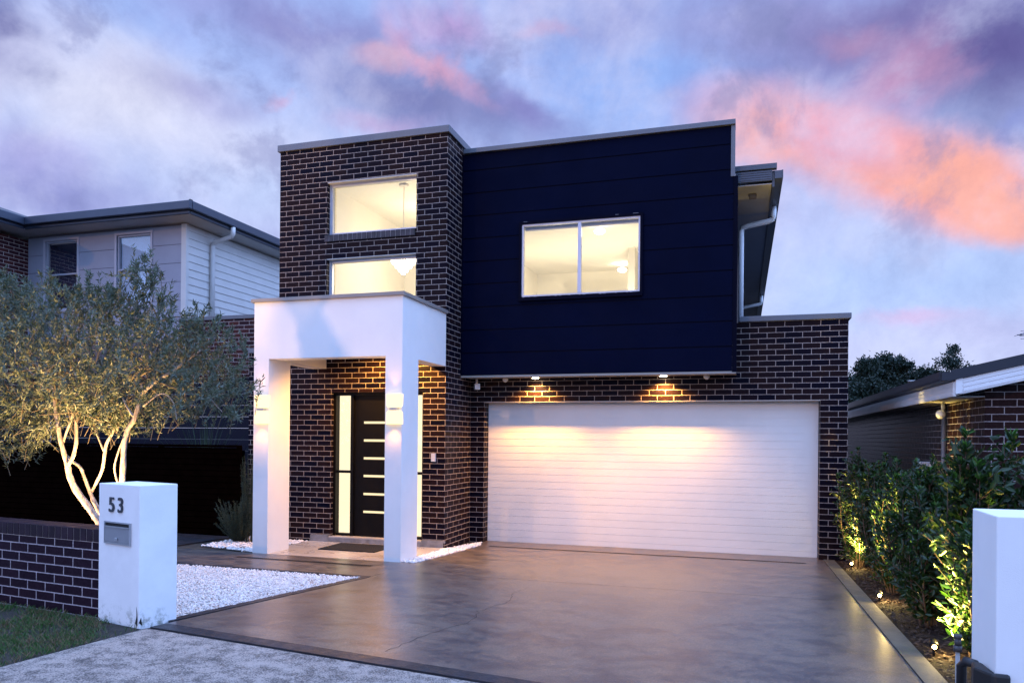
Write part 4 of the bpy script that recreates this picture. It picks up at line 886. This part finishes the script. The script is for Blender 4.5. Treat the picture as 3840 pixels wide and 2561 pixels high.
# perspective: keep the outline by scaling around the camera-independent crown centre only
cen = np.array([-2.6, -5.05, 2.2]); tips = np.stack([X, Yc, Zc], 1)
outd = nrm(tips-cen); td = nrm(outd*.55+np.array([0, 0, .75])+rng.normal(0, .42, tips.shape))
droop = (tips[:, 2] < 1.95) & (rng.random(len(tips)) < .6); td[droop] = nrm(outd[droop]*.8+np.array([0, 0, -.5])+rng.normal(0, .35, (droop.sum(), 3)))
tl_ = rng.uniform(.16, .34, len(tips)); tl_ = np.minimum(tl_, .10+ed*1.4)
base = tips-td*tl_[:, None]
m_ = 15; t = np.linspace(.05, 1, m_)[None, :, None]
bend = rng.normal(0, .03, (len(tips), 1, 3))
pts = base[:, None]+td[:, None]*tl_[:, None, None]*t+bend*t*t
ld = nrm(td[:, None]*.75+rng.normal(0, .62, (len(tips), m_, 3)))
P_ = pts.reshape(-1, 3); Dd = ld.reshape(-1, 3); P2 = P_+rng.normal(0, .008, P_.shape); D2 = nrm(np.repeat(td, m_, 0)*.9+rng.normal(0, .7, P_.shape))
# upright shoots on top
sh = []
for (sx0, sy0, sz0, h_) in ((-1.80, -5.1, 3.05, .56), (-3.10, -5.0, 3.05, .48), (-2.46, -5.1, 3.1, .34), (-1.40, -5.2, 2.95, .30), (-3.55, -4.9, 3.15, .30), (-2.70, -5.0, 3.05, .32), (-.88, -5.2, 2.65, .30), (-1.70, -5.05, 3.1, .42), (-.55, -5.1, 2.4, .28), (-2.22, -5.1, 3.05, .26), (-3.9, -5, 3.2, .38)):
    for q in range(3):
        o_ = rng.normal(0, .035, 3); lean = np.array([rng.normal(0, .12), rng.normal(0, .1), 1.]); lean /= np.linalg.norm(lean)
        tt = np.linspace(0, 1, 34)[:, None]; pp = np.array([sx0, sy0, sz0])+o_+lean*tt*h_*(1-.15*q); sh.append((pp, nrm(lean*.8+rng.normal(0, .5, pp.shape))))
PP = np.vstack([P_, P2]+[a for a, b in sh]); DD = np.vstack([Dd, D2]+[b for a, b in sh]); nL = len(PP)
me = leaf_mesh('foliage', PP, DD, rng.uniform(.040, .072, nL), rng.uniform(.011, .0165, nL), .2, quad=True)
link('foliage', me, leaf_mat('olive_leaf', (.016, .034, .022), (.11, .135, .07), .5, .14, (.12, .15, .12)), ol)
tw_ = MB()
for i in range(0, len(tips), 2):
    b0 = base[i]; tw_.tube([b0-td[i]*.10+np.array([0, 0, -.02]), b0, tips[i]], [.0035, .003, .0015], 4, cap=False)
# carrying boughs through the crown
for i in range(70):
    s0 = STEMS[random.choice([0, 1, 4, 6, 9, 11])]; a = s0[random.randint(max(1, len(s0)-4), len(s0)-1)]; j = int(np.argsort(np.linalg.norm(base-np.array(a[:3]), axis=1))[random.randint(60, 420)]); e = base[j]
    a = np.array(a[:3]); mid = (a+e)/2+rng.normal(0, .06, 3)+np.array([0, 0, .06]); p, r = catmull([a, mid, e], [.011, .007, .003], 4); tw_.tube(p, r, 5, cap=False)
tw_.build('twigs', mat('olive_twig', (.11, .09, .06), .85), ol)
# the garden spotlight under it
gl = thing('garden_spotlight', (-1.95, -5.75, .15), 'small black garden spotlight at the foot of the olive tree', 'spotlight')
g_ = MB(); g_.cyl((-1.95, -5.75, .10), .012, .12, 8); g_.cyl((-1.95, -5.75, .22), .04, .07, 14); g_.build('lamp_body', M_black, gl)
MB().cyl((-1.95, -5.75, .291), .034, .004, 14).build('lamp_lens', M_dl, gl)
light('tree_uplight', 'SPOT', (-1.95, -5.75, .32), 1250, (1, .57, .20), gl, .04, (-.28, .25, 1), 84, .7)
gl2 = thing('garden_spotlight', (-3.04, -5.68, .15), 'small black garden spotlight in the bed behind the low brick wall', 'spotlight')
g_ = MB(); g_.cyl((-3.04, -5.68, .10), .012, .12, 8); g_.cyl((-3.04, -5.68, .22), .04, .07, 14); g_.build('lamp_body', M_black, gl2)
MB().cyl((-3.04, -5.68, .291), .034, .004, 14).build('lamp_lens', M_dl, gl2)
light('tree_uplight', 'SPOT', (-3.04, -5.68, .35), 430, (1, .55, .26), gl2, .018, (.42, .75, .98), 74, .6)

# ------------------------------------------------------------ strappy grass clumps above the fence
M_strap = leaf_mat('strap_leaf', (.010, .035, .012), (.03, .075, .022), .5, .2)
for (x, y, z, s, n_, lb_) in ((-5.35, .2, .55, 2.25, 150, 'largest strappy grass clump rising above the slat fence'), (-7.35, .3, .45, 2.1, 70, 'strappy grass clump behind the fence between the olive stems'), (-9.2, .3, .45, 2.1, 60, 'strappy grass clump above the fence at the left of the olive')):
    c = thing('grass_clump', (x, y, 0), lb_, 'plant', 'strappy grasses behind the fence'); mb = MB()
    for i in range(n_):
        a = random.uniform(0, 6.28); L = s*random.uniform(.55, 1.0); out = random.uniform(.1, .8); w = .011; pv = []
        for j in range(6):
            t = j/5; rr = out*L*(t*.45+.55*t*t); pv.append((x+math.cos(a)*rr+random.uniform(-.004, .004), y+math.sin(a)*rr*.5, z*.3+L*(t*.98-.30*out*t*t)))
        vs = []
        for j, p in enumerate(pv): ww = w*(1-j/5.3); vs += [(p[0]-ww*math.sin(a), p[1]+ww*math.cos(a), p[2]), (p[0]+ww*math.sin(a), p[1]-ww*math.cos(a), p[2])]
        mb.add(vs, [(2*j, 2*j+1, 2*j+3, 2*j+2) for j in range(5)])
    mb.build('leaves', M_strap, c)
# feathery shrub by the left column
rsb = thing('feathery_shrub', (-3.15, -1.6, .04), 'feathery grey green shrub in white pebbles beside the left portico column', 'shrub')
pts = []; dr_ = []; stm = MB()
for i in range(190):
    tall = i < 42; a = random.uniform(0, 6.28); H = random.uniform(.9, 1.38) if tall else random.uniform(.30, .72); sp = random.uniform(.0, .10) if tall else random.uniform(.05, .36)
    bx_, by_ = (-3.02, -1.6) if tall else (-3.2, -1.6); d_ = np.array([math.cos(a)*sp, math.sin(a)*sp, H]); b_ = np.array([bx_+math.cos(a)*.05, by_+math.sin(a)*.05, .03])
    stm.tube([b_, b_+d_*.6, b_+d_], [.004, .003, .0015], 4, cap=False); q = 95 if tall else 75; t = rng.uniform(.15, 1, (q, 1)); pts.append(b_+d_*t); dr_.append(nrm(nrm(d_)*.8+rng.normal(0, .5, (q, 3))))
pts = np.vstack(pts); dr_ = np.vstack(dr_); link('foliage', leaf_mesh('foliage', pts, dr_, .035, .005, .1, quad=True), leaf_mat('needle_leaf', (.018, .036, .022), (.05, .08, .045), .6, .1), rsb); stm.build('stems', mat('shrub_stem', (.03, .035, .02), .8), rsb)

# ------------------------------------------------------------ hedge: individual laurel shrubs along the driveway
M_laurel = leaf_mat('laurel_leaf', (.008, .026, .008), (.022, .055, .014), .42, .22); M_tip = leaf_mat('young_leaf', (.035, .11, .02), (.06, .15, .03), .4, .3)
M_stem = mat('hedge_stem', (.09, .055, .035), .8, var=.3, vscale=20)
def shrub(x, y, H, R, L, nstem, lbl, tall=False, seed=0, low=.10, wobble=.0):
    r_ = np.random.default_rng(seed); g = gz(x, y); t_ = thing('hedge_shrub', (x, y, g), lbl, 'shrub', 'laurel shrubs along the driveway'); sm = MB(); PT = []; DR = []; LN = []; YP_ = []; YD_ = []
    for s in range(nstem):
        a = r_.uniform(0, 6.28); rb = R*(r_.random()**.6); hh = H*(1-.28*(rb/R)**2)*r_.uniform(.80, 1.0) if s else H; 
        if s == 0: rb = .02
        top = np.array([x+math.cos(a)*rb, y+math.sin(a)*rb*.9, g+hh]); b0 = np.array([x+math.cos(a)*.06, y+math.sin(a)*.06, g]); mid = b0+(top-b0)*np.array([.75, .75, .5])+r_.normal(0, .02, 3)
        p, r = catmull([b0, mid, top], [.011, .008, .003], 6); sm.tube(p, r, 5, cap=False); p = np.array([list(q) for q in p])
        # side twigs from the stem
        nl = int(hh/(L*.17)); tt = r_.uniform(low, 1., nl); idx = tt*(len(p)-1); i0 = np.minimum(idx.astype(int), len(p)-2); fr_ = (idx-i0)[:, None]; q = p[i0]*(1-fr_)+p[i0+1]*fr_; dirs = nrm(p[i0+1]-p[i0])
        rad = nrm(r_.normal(0, 1, (nl, 3))*np.array([1, 1, .15])); PT.append(q); DR.append(nrm(dirs*r_.uniform(.5, 1.1, (nl, 1))+rad*.85)); LN.append(r_.uniform(.7, 1.1, nl)*L)
        for w in range(int(4+hh*7)):
            t0 = r_.uniform(low, .92); j = int(t0*(len(p)-1)); o_ = p[j]; aa = r_.uniform(0, 6.28); tw = nrm(np.array([math.cos(aa), math.sin(aa), r_.uniform(.5, 1.3)])); ll = r_.uniform(1.5, 3.2)*L; sm.tube([o_, o_+tw*ll], [.004, .002], 4, cap=False)
            k_ = 9; t2 = np.linspace(.25, 1, k_)[:, None]; PT.append(o_+tw*ll*t2); DR.append(nrm(tw*.7+r_.normal(0, .6, (k_, 3)))); LN.append(r_.uniform(.65, 1., k_)*L)
        k_ = 6; YP_.append(np.repeat(top[None], k_, 0)-np.array([0, 0, .01])); YD_.append(nrm(np.array([0, 0, 1.])+r_.normal(0, .55, (k_, 3))))
    PT = np.vstack(PT); DR = np.vstack(DR); LN = np.concatenate(LN)
    link('foliage', leaf_mesh('foliage', PT, DR, LN, LN*.36, .18), M_laurel, t_); link('young_foliage', leaf_mesh('young_foliage', np.vstack(YP_), np.vstack(YD_), L*.7, L*.24, .2), M_tip, t_); sm.build('stems', M_stem, t_)
SH = [(5.72, -.55, 1.58, .30, .062, 26, 'laurel shrub standing against the brick pier at the far end of the hedge', 1), (5.78, -2.55, .80, .22, .066, 14, 'low laurel shrub spilling toward the kerb before the middle spotlight', 14), (5.76, -4.25, .85, .22, .08, 13, 'low laurel shrub spilling toward the kerb between middle and nearest spotlights', 15), (6.35, -1.6, 1.45, .32, .066, 26, 'laurel shrub in the back row near the neighbour drain pipe', 11), (6.38, -2.6, 1.42, .32, .068, 26, 'back row laurel shrub below the white meter box', 12), (6.36, -3.5, 1.40, .30, .075, 24, 'back row laurel shrub just left of the tallest shrub', 13),
      (5.92, -1.25, 1.50, .42, .064, 36, 'second laurel shrub from the garage in the hedge', 2),
      (5.88, -2.05, 1.42, .38, .066, 36, 'third laurel shrub from the garage in the hedge', 3),
      (5.92, -2.85, 1.42, .38, .068, 36, 'middle laurel shrub behind the brightest spotlight in the hedge', 4),
      (5.88, -3.65, 1.34, .36, .078, 32, 'laurel shrub between the middle spotlight and the tallest shrub', 5),
      (5.99, -4.50, 1.64, .25, .105, 18, 'tallest broad leaved laurel shrub with pale shoots, in front of the neighbour corner', 6),
      (5.86, -5.30, 1.0, .30, .085, 20, 'low laurel shrub glowing yellow beside the nearest spotlight', 7),
      (6.32, -4.45, 1.64, .14, .105, 5, 'slender laurel shoot rising beside the tall shrub above the white pillar', 8),
      (6.46, -4.75, 1.52, .16, .105, 6, 'laurel shrub at the right edge above the white pillar', 9),
      (6.18, -5.55, 1.05, .22, .09, 14, 'dark laurel shrub tucked behind the left side of the white pillar', 10)]
for (x, y, H, R_, L, ns_, lbl, sdx) in SH: shrub(x, y, H, R_, L, ns_, lbl, seed=sdx)
# drive-side spotlights
M_spot = emit_mat('spot_lens_glow', (1, .66, .24), 60)
proto = None
for i, (x, y, lbl, pw) in enumerate(((5.60, -.80, 'small garden spotlight farthest up the hedge beside the garage pier', 50), (5.545, -3.2, 'garden spotlight shining halfway along the hedge', 80), (5.56, -5.33, 'garden spotlight nearest the white pillar', 70))):
    z = gz(x, y)
    if proto is None:
        proto = thing('garden_spotlight', (x, y, z), lbl, 'spotlight', 'spotlights along the hedge'); kids = []
        q = MB(); q.cyl((0, 0, -.02), .010, .075, 8); q.tube([(0, -.035, .075), (0, .03, .095)], [.030, .032], 14); kids.append(q.build('lamp_body', M_black, proto, local=True))
        q = MB(); q.ball((-.004, -.040, .078), .0155, 12, 8); kids.append(q.build('lamp_lens', M_spot, proto, local=True)); root = proto
    else:
        root = proto.copy(); COL.objects.link(root); root.location = (x, y, z); root['label'] = lbl
        for c in kids: d_ = c.copy(); COL.objects.link(d_); d_.parent = root
    light('spot_beam', 'SPOT', (x+.02, y+.0, z+.13), pw*9, (1, .70, .16), root, .025, (.52, .22, 1), 100, .8)
    light('spot_spill', 'POINT', (x+.05, y-.02, z+.13), pw*.12, (1, .70, .24), root, .02)

# ------------------------------------------------------------ far trees
M_far = leaf_mat('far_leaf', (.006, .018, .012), (.014, .034, .020), .6, .1)
def far_tree(x, y, H, blobs, n_, s, lbl, name='tree'):
    t_ = thing(name, (x, y, 0), lbl, 'tree', 'trees beyond the right hand roof'); tk = MB(); P_ = []; 
    p, r = catmull([(x, y, -.2), (x+.15, y, H*.35), (x-.1, y, H*.62)], [.22, .16, .09], 5); tk.tube(p, r, 8)
    for (bx_, bz_, br, w) in blobs:
        c0 = np.array([x+bx_, y, bz_]); tk.tube([(x, y, H*.5), tuple((np.array([x, y, H*.5])+c0)/2+np.array([0, 0, -.1])), tuple(c0)], [.08, .05, .02], 6)
        k_ = int(n_*w); cl = nrm(rng.normal(0, 1, (14, 3)))*br*rng.uniform(.45, 1, (14, 1))*np.array([1, 1, .8]); ci = rng.integers(0, 14, k_)
        P_.append(c0+cl[ci]+rng.normal(0, br*.20, (k_, 3)))
    P_ = np.vstack(P_); link('crown', leaf_mesh('crown', P_, nrm(rng.normal(0, 1, P_.shape)-np.array([0, 0, .3])), s, s*.45, .2, quad=True), M_far, t_); tk.build('trunk', M_stem, t_)
far_tree(9.1, 25, 5.0, [(0, 4.2, 1.0, 1.3), (-.3, 3.2, 1.2, 1.6), (.5, 4.9, .5, .5), (1.2, 3.4, 1.1, 1.5), (-.4, 2.1, 1.3, 1.6), (-.9, 4.7, .5, .4)], 3000, .16, 'dense dark tree just right of the brick parapet in the distance')
far_tree(10.5, 26, 5.4, [(0, 5.0, .7, 1.), (.3, 4.2, 1.0, 1.3), (-.3, 3.2, 1.2, 1.6), (.55, 5.1, .45, .5), (1.0, 3.6, .8, 1.)], 2800, .16, 'rounded dark tree with a lumpy crown behind the vent pipe')
far_tree(11.8, 25, 4.9, [(0, 4.5, .6, .9), (.3, 3.9, .9, 1.2), (-.5, 4.3, .45, .6), (-.6, 3.2, .8, 1.)], 2400, .15, 'smaller dark tree between the rounded tree and the thin one')
far_tree(12.75, 24.5, 5.8, [(0, 5.2, .55, .35), (-.1, 4.7, .75, .6), (.3, 4.3, .7, .6), (.05, 5.6, .28, .15), (-.5, 4.0, .6, .6)], 1500, .14, 'thin sparse gum tree rising above the right hand roof', 'gum_tree')
